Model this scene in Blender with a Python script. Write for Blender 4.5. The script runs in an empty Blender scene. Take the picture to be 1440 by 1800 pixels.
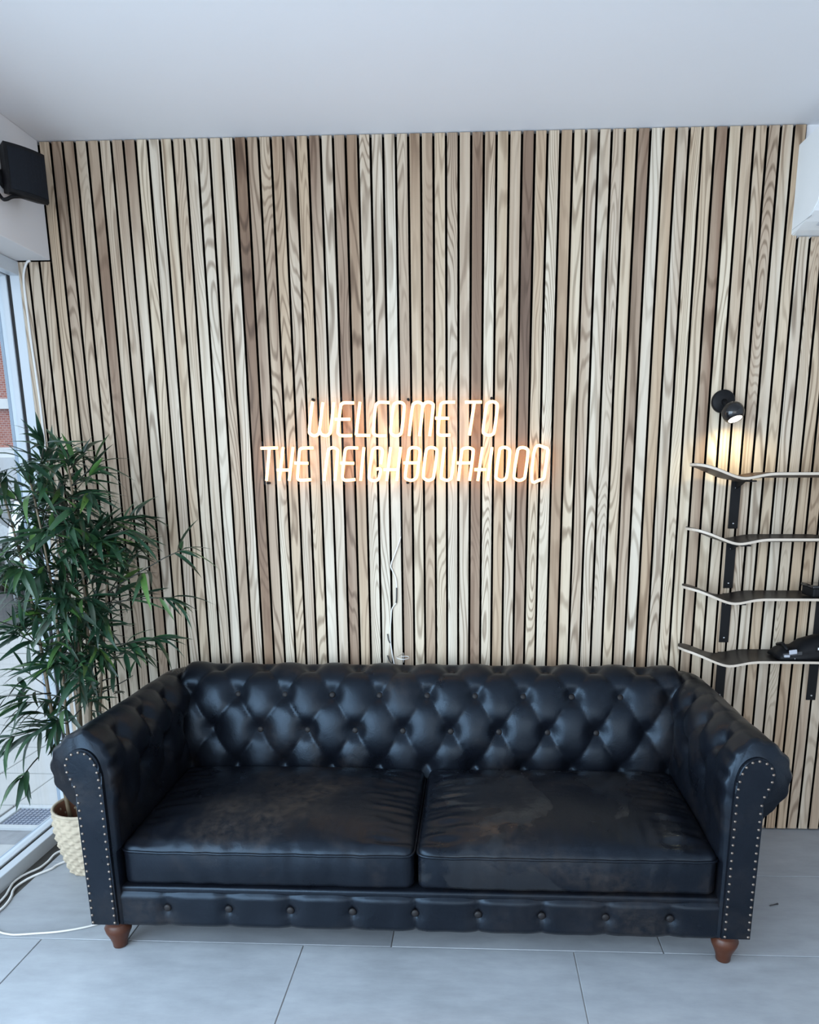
import bpy, bmesh, math, random
from mathutils import Vector, Matrix, noise

random.seed(7)
SC = bpy.context.scene
COL = SC.collection

# ------------------------------------------------------------------ camera, world, light, exposure
CAM_LOC = Vector((0.0, -2.9538, 1.52355))
YAW, PITCH, ROLL = 0.0423, 0.2123, -0.0032          # radians: left of the wall normal, down, roll
FOCAL_PX, PP_X, PP_Y = 1264.87, 781.83, 1107.16      # for the 1440 x 1800 frame

def make_camera():
    cy, sy, cp, sp = math.cos(YAW), math.sin(YAW), math.cos(PITCH), math.sin(PITCH)
    fwd = Vector((-sy * cp, cy * cp, -sp))
    right = Vector((cy, sy, 0))
    up = right.cross(fwd)
    r2 = right * math.cos(ROLL) + up * math.sin(ROLL)
    u2 = up * math.cos(ROLL) - right * math.sin(ROLL)
    cd = bpy.data.cameras.new('camera')
    cd.sensor_fit = 'VERTICAL'
    cd.sensor_height = 36.0
    cd.lens = FOCAL_PX / 1800 * 36
    cd.shift_x = -(PP_X - 720) / 1800
    cd.shift_y = (PP_Y - 900) / 1800
    cd.clip_start = 0.05
    co = bpy.data.objects.new('camera', cd)
    m = Matrix((r2, u2, -fwd)).transposed().to_4x4()
    m.translation = CAM_LOC
    co.matrix_world = m
    COL.objects.link(co)
    SC.camera = co
make_camera()

W = bpy.data.worlds.new('world')
SC.world = W
W.use_nodes = True
bg = W.node_tree.nodes['Background']
bg.inputs[0].default_value = (0.74, 0.87, 1.0, 1)     # even overcast sky
bg.inputs[1].default_value = 1.6

def area_light(name, loc, target, sx, sy, power, color):
    d = bpy.data.lights.new(name, 'AREA')
    d.shape = 'RECTANGLE'
    d.size, d.size_y = sx, sy
    d.energy = power
    d.color = color
    o = bpy.data.objects.new(name, d)
    o.location = loc
    o.rotation_euler = (Vector(target) - Vector(loc)).to_track_quat('-Z', 'Y').to_euler()
    COL.objects.link(o)
    return o
# daylight coming in through the glazed shopfront behind the camera and the long side glazing
area_light('daylight_front', (0.6, -5.9, 1.35), (0.2, 0, 0.9), 3.6, 2.2, 42, (1.0, 0.96, 0.92))
area_light('daylight_side', (-1.70, -3.2, 1.20), (1.2, -2.2, 0.2), 3.3, 2.1, 175, (0.64, 0.82, 1.0))

VS = SC.view_settings
VS.view_transform = 'Standard'
VS.look = 'None'
VS.gamma = 1.0
VS.use_curve_mapping = False
VS.exposure = 0.27
SC.display_settings.display_device = 'sRGB'

# ------------------------------------------------------------------ helpers
def mesh_obj(name, verts, faces, mats, parent=None, smooth=False, mat_idx=None):
    me = bpy.data.meshes.new(name)
    me.from_pydata([tuple(v) for v in verts], [], faces)
    me.update()
    return link_mesh(name, me, mats, parent, smooth, mat_idx)

def link_mesh(name, me, mats, parent=None, smooth=False, mat_idx=None):
    if not isinstance(mats, (list, tuple)):
        mats = [mats]
    for m in mats:
        me.materials.append(m)
    if mat_idx:
        for p, i in zip(me.polygons, mat_idx):
            p.material_index = i
    if smooth:
        for p in me.polygons:
            p.use_smooth = True
    o = bpy.data.objects.new(name, me)
    COL.objects.link(o)
    if parent is not None:
        o.parent = parent
    return o

def bm_obj(name, bm, mats, parent=None, smooth=False):
    bmesh.ops.recalc_face_normals(bm, faces=bm.faces)
    me = bpy.data.meshes.new(name)
    bm.to_mesh(me)
    bm.free()
    return link_mesh(name, me, mats, parent, smooth)

def thing(name, label, cat, loc=(0, 0, 0), group=None):
    o = bpy.data.objects.new(name, None)
    o.empty_display_size = 0.1
    o.location = loc
    COL.objects.link(o)
    return tag(o, label, cat, group)

def tag(o, label, cat, group=None):
    o['label'] = label
    o['category'] = cat
    if group:
        o['group'] = group
    return o

def structure(o, label=None):
    o['kind'] = 'structure'
    if label:
        o['label'] = label
    return o

def add_box(bm, lo, hi, bevel=0.0, seg=2):
    r = bmesh.ops.create_cube(bm, size=1.0)
    vs = r['verts']
    for v in vs:
        v.co = Vector([lo[k] + (v.co[k] + 0.5) * (hi[k] - lo[k]) for k in range(3)])
    if bevel > 0:
        es = list({e for v in vs for e in v.link_edges})
        bmesh.ops.bevel(bm, geom=es, offset=bevel, segments=seg, affect='EDGES', profile=0.5)

def box(name, lo, hi, mat, parent=None, bevel=0.0, seg=2, smooth=False):
    bm = bmesh.new()
    add_box(bm, lo, hi, bevel, seg)
    return bm_obj(name, bm, mat, parent, smooth)

def tube_data(path, rad, n=8, closed=False):
    pts = [Vector(p) for p in path]
    m = len(pts)
    verts, faces = [], []
    prev = None
    for i, p in enumerate(pts):
        if closed:
            t = pts[(i + 1) % m] - pts[i - 1]
        else:
            t = pts[min(i + 1, m - 1)] - pts[max(i - 1, 0)]
        t.normalize()
        if prev is None:
            a = Vector((0, 0, 1)) if abs(t.z) < 0.9 else Vector((1, 0, 0))
            nrm = t.cross(a).normalized()
        else:
            nrm = (prev - t * prev.dot(t))
            nrm = nrm.normalized() if nrm.length > 1e-6 else t.orthogonal().normalized()
        prev = nrm
        b = t.cross(nrm)
        r = rad[i] if isinstance(rad, (list, tuple)) else rad
        for k in range(n):
            a = 2 * math.pi * k / n
            verts.append(p + nrm * (r * math.cos(a)) + b * (r * math.sin(a)))
    rng = m if closed else m - 1
    for i in range(rng):
        j = (i + 1) % m
        for k in range(n):
            l = (k + 1) % n
            faces.append((i * n + k, i * n + l, j * n + l, j * n + k))
    if not closed:
        faces.append(tuple(range(n - 1, -1, -1)))
        faces.append(tuple(range((m - 1) * n, m * n)))
    return verts, faces

def tubes(name, paths, rad, mat, parent=None, n=8, closed=False):
    V, F = [], []
    for p in paths:
        v, f = tube_data(p, rad, n, closed)
        o = len(V)
        V += v
        F += [tuple(i + o for i in q) for q in f]
    return mesh_obj(name, V, F, mat, parent, True)

def lathe(name, prof, mat, parent=None, n=24, center=(0, 0, 0), axis=None, cap=True):
    """prof: (radius, height) pairs; axis: optional rotation matrix"""
    V, F = [], []
    for r, z in prof:
        for k in range(n):
            a = 2 * math.pi * k / n
            V.append(Vector((r * math.cos(a), r * math.sin(a), z)))
    m = len(prof)
    for i in range(m - 1):
        for k in range(n):
            l = (k + 1) % n
            F.append((i * n + k, i * n + l, (i + 1) * n + l, (i + 1) * n + k))
    if cap:
        F.append(tuple(range(n - 1, -1, -1)))
        F.append(tuple(range((m - 1) * n, m * n)))
    if axis is not None:
        V = [axis @ v for v in V]
    V = [v + Vector(center) for v in V]
    return mesh_obj(name, V, F, mat, parent, True)

def smooth_path(pts, sub=6, closed=False):
    """Catmull-Rom through the points"""
    P = [Vector(p) for p in pts]
    m = len(P)
    out = []
    for i in range(m if closed else m - 1):
        if closed:
            a, b, c, d = P[i - 1], P[i], P[(i + 1) % m], P[(i + 2) % m]
        else:
            a, b, c, d = P[max(i - 1, 0)], P[i], P[i + 1], P[min(i + 2, m - 1)]
        for k in range(sub):
            t = k / sub
            out.append(0.5 * ((2 * b) + (c - a) * t + (2 * a - 5 * b + 4 * c - d) * t * t + (3 * b - a - 3 * c + d) * t ** 3))
    if not closed:
        out.append(P[-1])
    return out

def sstep(a, b, x):
    t = max(0.0, min(1.0, (x - a) / (b - a)))
    return t * t * (3 - 2 * t)

# ------------------------------------------------------------------ materials
class NT:
    """tiny node-tree helper"""
    def __init__(self, name):
        self.m = bpy.data.materials.new(name)
        self.m.use_nodes = True
        self.t = self.m.node_tree
        self.b = self.t.nodes['Principled BSDF']
    def n(self, kind, **kw):
        nd = self.t.nodes.new(kind)
        for k, v in kw.items():
            setattr(nd, k, v)
        return nd
    def l(self, a, b):
        self.t.links.new(a, b)
    def val(self, s, v):
        if hasattr(v, 'is_output'):
            self.l(v, s)
        else:
            s.default_value = v
    def math(self, op, a, b=0.0, c=None, clamp=False):
        nd = self.n('ShaderNodeMath', operation=op, use_clamp=clamp)
        self.val(nd.inputs[0], a)
        self.val(nd.inputs[1], b)
        if c is not None:
            self.val(nd.inputs[2], c)
        return nd.outputs[0]
    def mix(self, f, a, b, blend='MIX'):
        nd = self.n('ShaderNodeMix', data_type='RGBA', blend_type=blend)
        self.val(nd.inputs[0], f)
        self.val(nd.inputs[6], a if hasattr(a, 'is_output') else tuple(a) + (1,) * (4 - len(a)))
        self.val(nd.inputs[7], b if hasattr(b, 'is_output') else tuple(b) + (1,) * (4 - len(b)))
        return nd.outputs[2]
    def coord(self, which='Object'):
        return self.n('ShaderNodeTexCoord').outputs[which]
    def mapping(self, vec, scale=(1, 1, 1), loc=(0, 0, 0)):
        nd = self.n('ShaderNodeMapping')
        self.l(vec, nd.inputs[0])
        nd.inputs[1].default_value = loc
        nd.inputs[3].default_value = scale
        return nd.outputs[0]
    def noise(self, vec, scale=5.0, detail=3.0, rough=0.5, dist=0.0):
        nd = self.n('ShaderNodeTexNoise')
        self.l(vec, nd.inputs['Vector'])
        nd.inputs['Scale'].default_value = scale
        nd.inputs['Detail'].default_value = detail
        nd.inputs['Roughness'].default_value = rough
        nd.inputs['Distortion'].default_value = dist
        return nd.outputs[0]
    def ramp(self, f, stops):
        nd = self.n('ShaderNodeValToRGB')
        self.l(f, nd.inputs[0])
        e = nd.color_ramp.elements
        while len(e) < len(stops):
            e.new(0.5)
        for el, (p, c) in zip(e, stops):
            el.position = p
            el.color = c if len(c) == 4 else tuple(c) + (1,)
        return nd.outputs[0]
    def maprange(self, v, a, b, c=0.0, d=1.0):
        nd = self.n('ShaderNodeMapRange')
        self.val(nd.inputs[0], v)
        for i, x in enumerate((a, b, c, d)):
            nd.inputs[i + 1].default_value = x
        return nd.outputs[0]
    def bump(self, h, strength=0.2, dist=0.01):
        nd = self.n('ShaderNodeBump')
        self.l(h, nd.inputs['Height'])
        nd.inputs['Strength'].default_value = strength
        nd.inputs['Distance'].default_value = dist
        self.l(nd.outputs[0], self.b.inputs['Normal'])
    def set(self, **kw):
        names = dict(color='Base Color', rough='Roughness', metal='Metallic', spec='Specular IOR Level', emit='Emission Color',
                     estr='Emission Strength', coat='Coat Weight', crough='Coat Roughness', sheen='Sheen Weight', trans='Transmission Weight', alpha='Alpha')
        for k, v in kw.items():
            s = self.b.inputs[names[k]]
            if hasattr(v, 'is_output'):
                self.l(v, s)
            elif isinstance(v, (tuple, list)):
                s.default_value = tuple(v) + (1,) * (4 - len(v))
            else:
                s.default_value = v
        return self

def plain(name, color, rough=0.5, metal=0.0, spec=0.5, var=0.06, scale=12.0, bump=0.0, coat=0.0):
    """procedural material: base colour with a little mottling"""
    t = NT(name)
    co = t.coord()
    nz = t.noise(co, scale, 4)
    c = t.mix(nz, [x * (1 - var) for x in color], [min(1, x * (1 + var)) for x in color])
    t.set(color=c, rough=rough, metal=metal, spec=spec, coat=coat)
    if bump:
        t.bump(t.noise(co, scale * 12, 3), bump, 0.002)
    return t.m

def emission(name, color, strength):
    t = NT(name)
    t.set(color=(0.8, 0.7, 0.6), rough=0.4, emit=color, estr=strength)
    return t.m

def clear_pane(name, tint=(1, 1, 1), refl=0.08, rough=0.0, graze=0.8):
    t = NT(name)
    out = t.t.nodes['Material Output']
    tr = t.n('ShaderNodeBsdfTransparent')
    tr.inputs[0].default_value = tuple(tint) + (1,)
    gl = t.n('ShaderNodeBsdfGlossy')
    gl.inputs['Roughness'].default_value = rough
    lw = t.n('ShaderNodeLayerWeight')
    fr = t.math('ADD', t.math('MULTIPLY', t.math('POWER', lw.outputs['Facing'], 5.0), graze), refl * 0.5, clamp=True)
    mx = t.n('ShaderNodeMixShader')
    t.l(fr, mx.inputs[0])
    t.l(tr.outputs[0], mx.inputs[1])
    t.l(gl.outputs[0], mx.inputs[2])
    t.l(mx.outputs[0], out.inputs[0])
    return t.m

def wood_slat_material():
    t = NT('ash_slat')
    co = t.coord()
    sep = t.n('ShaderNodeSeparateXYZ')
    t.l(co, sep.inputs[0])
    x, z = sep.outputs[0], sep.outputs[2]
    at = t.n('ShaderNodeAttribute', attribute_type='OBJECT', attribute_name='tone')
    s2 = t.n('ShaderNodeSeparateXYZ')
    t.l(at.outputs['Vector'], s2.inputs[0])
    ag = t.n('ShaderNodeAttribute', attribute_type='OBJECT', attribute_name='grain')
    s3 = t.n('ShaderNodeSeparateXYZ')
    t.l(ag.outputs['Vector'], s3.inputs[0])
    seed, dens, hue = s3.outputs
    t0, t1, t2 = s2.outputs
    f1 = t.maprange(z, 2.27, 2.70)
    f2 = t.maprange(z, 2.20, 0.90)
    tone = t.math('ADD', t1, t.math('ADD', t.math('MULTIPLY', t.math('SUBTRACT', t0, t1), f1),
                                    t.math('MULTIPLY', t.math('SUBTRACT', t2, t1), f2)))
    def vec(ax, az, off):
        c = t.n('ShaderNodeCombineXYZ')
        t.l(t.math('MULTIPLY', x, ax), c.inputs[0])
        t.l(t.math('ADD', t.math('MULTIPLY', seed, 3.7), off), c.inputs[1])
        t.l(t.math('MULTIPLY', z, az), c.inputs[2])
        return c.outputs[0]
    big = t.noise(vec(13, 1.25, 0), 1.0, 1.2, 0.4)
    wob = t.noise(vec(55, 5, 11), 1.0, 2)
    ph = t.math('ADD', t.math('MULTIPLY', big, dens), t.math('MULTIPLY', wob, 0.35))
    line = t.math('SINE', t.math('MULTIPLY', ph, 6.2832))
    line = t.maprange(line, 0.10, 1.0)
    patch = t.noise(vec(14, 0.6, 31), 1.0, 3, 0.55)
    amp = t.maprange(t.noise(vec(4, 0.8, 57), 1.0, 1), 0.35, 0.60, 0.25, 1.0)
    fine = t.noise(vec(200, 5, 5), 1.0, 2)
    streak = t.noise(vec(45, 0.35, 77), 1.0, 2)
    tn = t.math('ADD', tone, t.math('MULTIPLY', t.math('SUBTRACT', patch, 0.5), 0.55))
    tn = t.math('ADD', tn, t.math('MULTIPLY', t.math('SUBTRACT', streak, 0.5), 0.30))
    col = t.ramp(tn, [(0.0, (0.64, 0.570, 0.465)), (0.35, (0.44, 0.335, 0.242)), (0.65, (0.235, 0.152, 0.102)), (1.0, (0.095, 0.056, 0.040))])
    yel = t.mix(hue, col, (1.0, 0.91, 0.77), 'MULTIPLY')
    dk = t.math('ADD', t.math('MULTIPLY', t.math('MULTIPLY', line, amp), 0.50),
                t.math('MULTIPLY', t.math('SUBTRACT', fine, 0.5), 0.35))
    dk = t.math('SUBTRACT', 1.0, dk)
    cc = t.n('ShaderNodeCombineXYZ')
    t.l(dk, cc.inputs[0])
    t.l(t.math('POWER', dk, 1.12), cc.inputs[1])
    t.l(t.math('POWER', dk, 1.22), cc.inputs[2])
    fin = t.mix(1.0, yel, cc.outputs[0], 'MULTIPLY')
    t.set(color=fin, rough=0.55, spec=0.3)
    t.bump(line, 0.08, 0.001)
    return t.m

def leather_material(name='worn_black_leather', wear=0.5, gloss=0.0):
    t = NT(name)
    co = t.coord()
    n1 = t.noise(co, 5.5, 5, 0.6)
    n2 = t.noise(co, 2.6, 4, 0.55, 0.6)
    n3 = t.noise(co, 38, 4, 0.6)
    brown = t.maprange(n2, 0.50, 0.70)
    brown = t.math('MULTIPLY', brown, t.maprange(n3, 0.30, 0.62), clamp=True)
    c0 = t.mix(n1, (0.0022, 0.003, 0.005), (0.006, 0.007, 0.0105))
    c = t.mix(t.math('MULTIPLY', brown, wear), c0, (0.028, 0.022, 0.0185))
    rough = t.math('ADD', t.maprange(n1, 0.3, 0.7, 0.24, 0.42), t.math('MULTIPLY', brown, 0.15))
    if gloss > 0:
        pm = t.maprange(t.noise(co, 3.1, 5, 0.55, 0.7), 0.53, 0.57)
        rough = t.math('SUBTRACT', rough, t.math('MULTIPLY', pm, gloss))
        c = t.mix(t.math('MULTIPLY', pm, 0.55), c, (0.020, 0.021, 0.023))
    t.set(color=c, rough=rough, spec=0.28)
    t.b.inputs['Specular Tint'].default_value = (0.60, 0.79, 1.0, 1)      # blue of the daylight highlights put into the specular tint
    h = t.math('ADD', t.math('MULTIPLY', t.noise(co, 260, 2), 0.25), t.math('MULTIPLY', t.noise(co, 30, 4, 0.6, 0.8), 0.9))
    t.bump(h, 0.22, 0.004)
    return t.m

def tile_material():
    t = NT('grey_floor_tile')
    co = t.n('ShaderNodeNewGeometry').outputs['Position']
    n1 = t.noise(co, 2.2, 5, 0.6)
    n2 = t.noise(t.mapping(co, (3, 9, 1)), 2.0, 5, 0.65)
    n3 = t.noise(co, 90, 3)
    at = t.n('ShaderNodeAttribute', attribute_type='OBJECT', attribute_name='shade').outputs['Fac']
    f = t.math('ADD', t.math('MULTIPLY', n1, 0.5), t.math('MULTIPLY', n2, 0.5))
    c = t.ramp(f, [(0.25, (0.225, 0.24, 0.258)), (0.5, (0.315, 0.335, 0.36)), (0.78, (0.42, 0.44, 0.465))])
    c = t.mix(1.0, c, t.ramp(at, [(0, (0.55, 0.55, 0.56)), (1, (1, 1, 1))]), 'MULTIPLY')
    t.set(color=c, rough=t.maprange(n2, 0.2, 0.8, 0.34, 0.52), spec=0.5)
    t.bump(t.math('ADD', n3, n2), 0.12, 0.0015)
    return t.m

def brick_material():
    t = NT('far_brick')
    co = t.coord()
    mp = t.n('ShaderNodeMapping')
    t.l(co, mp.inputs[0])
    mp.inputs[2].default_value = (math.radians(90), 0, 0)
    br = t.n('ShaderNodeTexBrick')
    t.l(mp.outputs[0], br.inputs[0])
    br.inputs['Color1'].default_value = (0.36, 0.10, 0.07, 1)
    br.inputs['Color2'].default_value = (0.46, 0.16, 0.11, 1)
    br.inputs['Mortar'].default_value = (0.55, 0.48, 0.44, 1)
    br.inputs['Scale'].default_value = 4.0
    br.inputs['Mortar Size'].default_value = 0.02
    t.set(color=br.outputs[0], rough=0.85)
    return t.m

def leaf_material(name, island=False):
    t = NT(name)
    if island:
        r = t.n('ShaderNodeNewGeometry').outputs['Random Per Island']
    else:
        r = t.n('ShaderNodeObjectInfo').outputs['Random']
    c = t.ramp(r, [(0.0, (0.006, 0.022, 0.013)), (0.5, (0.012, 0.040, 0.020)), (0.88, (0.022, 0.065, 0.022)), (1.0, (0.09, 0.19, 0.03))])
    sep = t.n('ShaderNodeSeparateXYZ')
    nz = t.noise(t.coord(), 40, 2)
    c = t.mix(t.math('MULTIPLY', nz, 0.5), c, (0.02, 0.06, 0.03))
    t.set(color=c, rough=0.38, spec=0.5)
    return t.m

M = {}
M['slat'] = wood_slat_material()
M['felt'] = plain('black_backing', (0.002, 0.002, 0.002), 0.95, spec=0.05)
M['plaster'] = plain('white_plaster', (0.70, 0.69, 0.70), 0.9, var=0.03, scale=3, bump=0.15)
M['ceiling'] = plain('ceiling_plaster', (0.74, 0.73, 0.745), 0.95, var=0.02, scale=2, bump=0.2)
M['tile'] = tile_material()
M['grout'] = plain('light_grout', (0.36, 0.36, 0.36), 0.9, var=0.3, scale=6)
M['dark_screed'] = plain('dark_screed', (0.07, 0.065, 0.06), 0.9, var=0.5, scale=14)
M['frame_white'] = plain('white_window_frame', (0.58, 0.63, 0.68), 0.35, var=0.03)
M['frame_edge'] = plain('grey_frame_edge', (0.30, 0.36, 0.44), 0.5)
M['gasket'] = plain('black_gasket', (0.01, 0.01, 0.011), 0.7)
M['glass'] = clear_pane('window_glass', (0.97, 0.99, 1.0), 0.07)
M['acrylic'] = clear_pane('clear_acrylic', (0.99, 0.985, 0.98), 0.004, 0.25, 0.1)
M['leather'] = leather_material('worn_black_leather', 0.55)
M['leather_arm'] = leather_material('arm_leather', 0.75)
M['leather_cushion'] = leather_material('cushion_leather', 0.9)
M['leather_peeled'] = leather_material('peeled_cushion_leather', 0.8, 0.25)
M['button'] = plain('leather_button', (0.010, 0.009, 0.010), 0.55, spec=0.25)
M['nail'] = plain('antique_brass_nail', (0.20, 0.165, 0.14), 0.45, metal=1.0)
M['mahogany'] = plain('mahogany_foot', (0.060, 0.019, 0.009), 0.35, var=0.25, scale=20, spec=0.3)
M['black'] = plain('matt_black', (0.006, 0.006, 0.007), 0.55, spec=0.18)
M['gloss_black'] = plain('gloss_black', (0.010, 0.010, 0.011), 0.12)
M['grille'] = plain('speaker_grille', (0.006, 0.008, 0.012), 0.7, spec=0.2, bump=0.3)
M['steel'] = plain('screw_steel', (0.55, 0.55, 0.56), 0.3, metal=1.0)
M['neon'] = emission('neon_tube', (1.0, 0.48, 0.14), 3.7)
M['cord_white'] = plain('white_cord', (0.72, 0.71, 0.69), 0.5)
M['cord_clear'] = plain('pale_cord', (0.55, 0.53, 0.50), 0.4)
M['cord_dark'] = plain('dark_cord', (0.03, 0.03, 0.032), 0.5)
M['ply'] = plain('pale_maple_ply', (0.50, 0.42, 0.34), 0.5, var=0.12, scale=20)
M['deck_black'] = plain('black_stained_deck', (0.010, 0.009, 0.010), 0.4, spec=0.25, var=0.2)
M['deck_brown'] = plain('dark_brown_deck', (0.045, 0.028, 0.022), 0.45, spec=0.25, var=0.3)
M['lamp_face'] = emission('lamp_diffuser', (1.0, 0.93, 0.80), 6.0)
M['ac_white'] = plain('white_plastic', (0.78, 0.79, 0.79), 0.35, var=0.02)
M['ac_grey'] = plain('grey_plastic', (0.42, 0.43, 0.44), 0.45)
M['seagrass'] = plain('pale_woven_seagrass', (0.46, 0.385, 0.285), 0.75, var=0.3, scale=45, bump=0.3)
M['basket_inside'] = plain('brown_basket_inside', (0.16, 0.065, 0.035), 0.8, var=0.4, scale=40)
M['soil'] = plain('dark_filling', (0.02, 0.014, 0.010), 0.95, var=0.5, scale=60)
M['cane'] = plain('bamboo_cane', (0.13, 0.095, 0.055), 0.5, var=0.35, scale=25)
M['twig'] = plain('dark_twig', (0.02, 0.022, 0.014), 0.6)
M['leaf'] = leaf_material('bamboo_leaf')
M['leaf_far'] = leaf_material('bamboo_leaf_mass', True)
M['paver'] = plain('pale_paver', (0.47, 0.46, 0.45), 0.85, var=0.12, scale=7, bump=0.1)
M['paver_joint'] = plain('paver_joint', (0.06, 0.055, 0.05), 0.95)
M['mortar'] = plain('dirty_mortar', (0.27, 0.27, 0.28), 0.9, var=0.35, scale=22)
M['asphalt'] = plain('asphalt', (0.10, 0.10, 0.105), 0.9, var=0.2)
M['iron'] = plain('drain_iron', (0.30, 0.33, 0.40), 0.45, metal=0.6, var=0.2)
M['kerb'] = plain('concrete_frame', (0.50, 0.51, 0.52), 0.8)
M['car_white'] = plain('white_car_paint', (0.80, 0.83, 0.86), 0.15, coat=1.0, var=0.01)
M['car_glass'] = plain('dark_car_glass', (0.02, 0.025, 0.03), 0.05)
M['rubber'] = plain('tyre_rubber', (0.012, 0.012, 0.013), 0.8)
M['rim'] = plain('wheel_rim', (0.45, 0.47, 0.5), 0.25, metal=0.9)
M['brick'] = brick_material()
M['trim_white'] = plain('white_masonry', (0.78, 0.78, 0.78), 0.8)
M['pale_render'] = plain('pale_render', (0.62, 0.63, 0.65), 0.85)
M['far_glass'] = plain('far_window_glass', (0.06, 0.08, 0.11), 0.08)
M['print_white'] = plain('white_print', (0.8, 0.8, 0.8), 0.6)
M['print_green'] = plain('green_patch', (0.03, 0.16, 0.06), 0.6)
M['buckle'] = plain('grey_buckle', (0.35, 0.36, 0.40), 0.35)

# ------------------------------------------------------------------ room shell
H = 2.7502            # ceiling height
PX = 0.04636          # slat pitch
GRV0 = -37.47         # groove index 0 sits at GRV0 * PX
XR, YB = 2.45, -6.2   # right wall, front of the shop (behind the camera)
XL = -1.777           # inner face of the side glazing

def build_floor():
    fl = box('floor', (-1.705, YB, -0.10), (XR, 0.06, -0.004), M['grout'])
    structure(fl, 'floor of large grey stone-look tiles with thin joints')
    rows = []
    y = 0.06
    edges = [0.05, -0.381]
    while edges[-1] > YB + 0.5:
        edges.append(edges[-1] - 0.480)
    g = 0.0018
    for r in range(len(edges) - 1):
        y1, y0 = edges[r], edges[r + 1]
        off = -0.100 if r == 0 else (-0.268 if r % 2 == 1 else -0.560)
        k0 = math.floor((-1.70 - off) / 0.890)
        k = k0
        while off + k * 0.890 < XR:
            x0 = max(off + k * 0.890, -1.703)
            x1 = min(off + (k + 1) * 0.890, XR)
            k += 1
            if x1 - x0 < 0.03:
                continue
            jz = random.uniform(-0.0006, 0.0006)
            t = box('tile', (x0 + g, y0 + g, -0.012), (x1 - g, y1 - g, 0.0 + jz * 0.5), M['tile'], fl, 0.0012, 1)
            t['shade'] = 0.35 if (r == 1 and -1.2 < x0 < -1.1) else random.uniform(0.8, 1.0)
    s = box('floor_edge_strip', (-1.790, YB, -0.10), (-1.705, 0.06, -0.012), M['dark_screed'])
    s.name = 'trim_1'
    structure(s, 'dark bare screed strip between the tiles and the window sill')
build_floor()

# tone of each slat at three heights, 0 pale .. 9 dark (top, upper middle, lower)
TOP = {3: 6, 4: 5, 5: 4, 6: 6, 7: 3, 8: 6, 9: 7, 10: 2, 11: 2, 12: 3, 13: 3, 14: 3, 15: 2, 16: 2, 17: 3, 18: 9, 19: 7, 20: 3, 21: 6, 22: 8, 23: 4, 24: 8,
       25: 3, 26: 7, 27: 7, 28: 3, 29: 3, 30: 3, 31: 4, 32: 6, 33: 4, 34: 3, 35: 6, 36: 4, 37: 7, 38: 5, 39: 3, 40: 4, 41: 9, 42: 4, 43: 4, 44: 6, 45: 3,
       46: 4, 47: 4, 48: 4, 49: 3, 50: 8, 51: 2, 52: 4, 53: 3, 54: 3, 55: 3, 56: 8, 57: 3, 58: 4, 59: 4, 60: 5, 61: 4, 62: 4}
MID = [3, 4, 3, 5, 4, 3, 8, 3, 4, 2, 2, 2, 3, 3, 2, 1, 2, 2, 9, 6, 5, 3, 3, 4, 3, 2, 7, 5, 2, 2, 1, 4, 3, 5, 2, 3, 3, 7, 1, 3, 4, 9, 3, 2, 5, 2, 4, 2,
       3, 2, 6, 2, 4, 2, 2, 2, 6, 1, 3, 2, 3, 2, 2, 2, 3, 3, 6, 3, 2, 4]
LOW = [2, 2, 2, 3, 2, 2, 3, 1, 5, 1, 1, 2, 1, 1, 1, 1, 4, 2, 6, 4, 1, 2, 3, 2, 1, 2, 6, 3, 1, 1, 2, 5, 1, 5, 1, 1, 2, 6, 1, 3, 2, 6, 2, 1, 5, 2, 2, 2,
       3, 2, 4, 1, 5, 3, 1, 1, 4, 1, 3, 3, 3, 2, 3, 2, 2, 4, 3, 3, 2, 4]
STRONG = {2, 5, 8, 13, 20, 21, 23, 28, 31, 33, 34, 35, 37, 38, 42, 43, 48, 54, 60, 64}

def build_back_wall():
    wb = box('wall_back', (-1.80, 0.034, -0.02), (XR, 0.16, H), M['felt'])
    structure(wb, 'rear wall clad in vertical ash slats with black grooves')
    pl = box('plaster_patch', (1.186, 0.012, 2.375), (XR, 0.034, H), M['plaster'], wb)
    protos = {}
    def proto(z1, w):
        key = (round(z1, 3), round(w, 4))
        if key not in protos:
            bm = bmesh.new()
            add_box(bm, (-w / 2, 0, 0.006), (w / 2, 0.0336, z1), 0.0008, 1)
            bmesh.ops.recalc_face_normals(bm, faces=bm.faces)
            me = bpy.data.meshes.new('slat')
            for f in bm.faces:                      # the slats' flanks take the same black material as the backing
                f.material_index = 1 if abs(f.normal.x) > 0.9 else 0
            bm.to_mesh(me)
            bm.free()
            me.materials.append(M['slat'])
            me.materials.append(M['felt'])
            protos[key] = me
        return protos[key]
    i = -1
    while True:
        xc = (i + 0.5 + GRV0) * PX
        if xc > XR - 0.02:
            break
        w = 0.0376
        z1 = H - 0.003
        if i <= 1:
            z1 = 2.334
        elif i >= 63:
            z1 = 2.378
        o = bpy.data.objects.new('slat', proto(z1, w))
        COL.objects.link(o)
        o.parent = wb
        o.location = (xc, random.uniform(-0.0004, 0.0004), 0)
        rr = random.Random(i * 13 + 5)
        def pick(tab, j):
            if isinstance(tab, dict):
                return tab.get(j, rr.choice((2, 3, 3, 4)))
            return tab[j] if 0 <= j < len(tab) else rr.choice((1, 2, 3, 2, 5))
        t1, t2 = pick(MID, i), pick(LOW, i)
        t0 = pick(TOP, i) if i > 2 else t1
        f = lambda v: 0.02 + v * 0.087
        o['tone'] = (f(t0 * 0.85), f(t1), f(t2))
        o['grain'] = (rr.uniform(0, 60), rr.uniform(22, 32) if i in STRONG else rr.uniform(9, 18), rr.choice((0.0, 0.1, 0.25, 0.5)))
        i += 1
build_back_wall()

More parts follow.
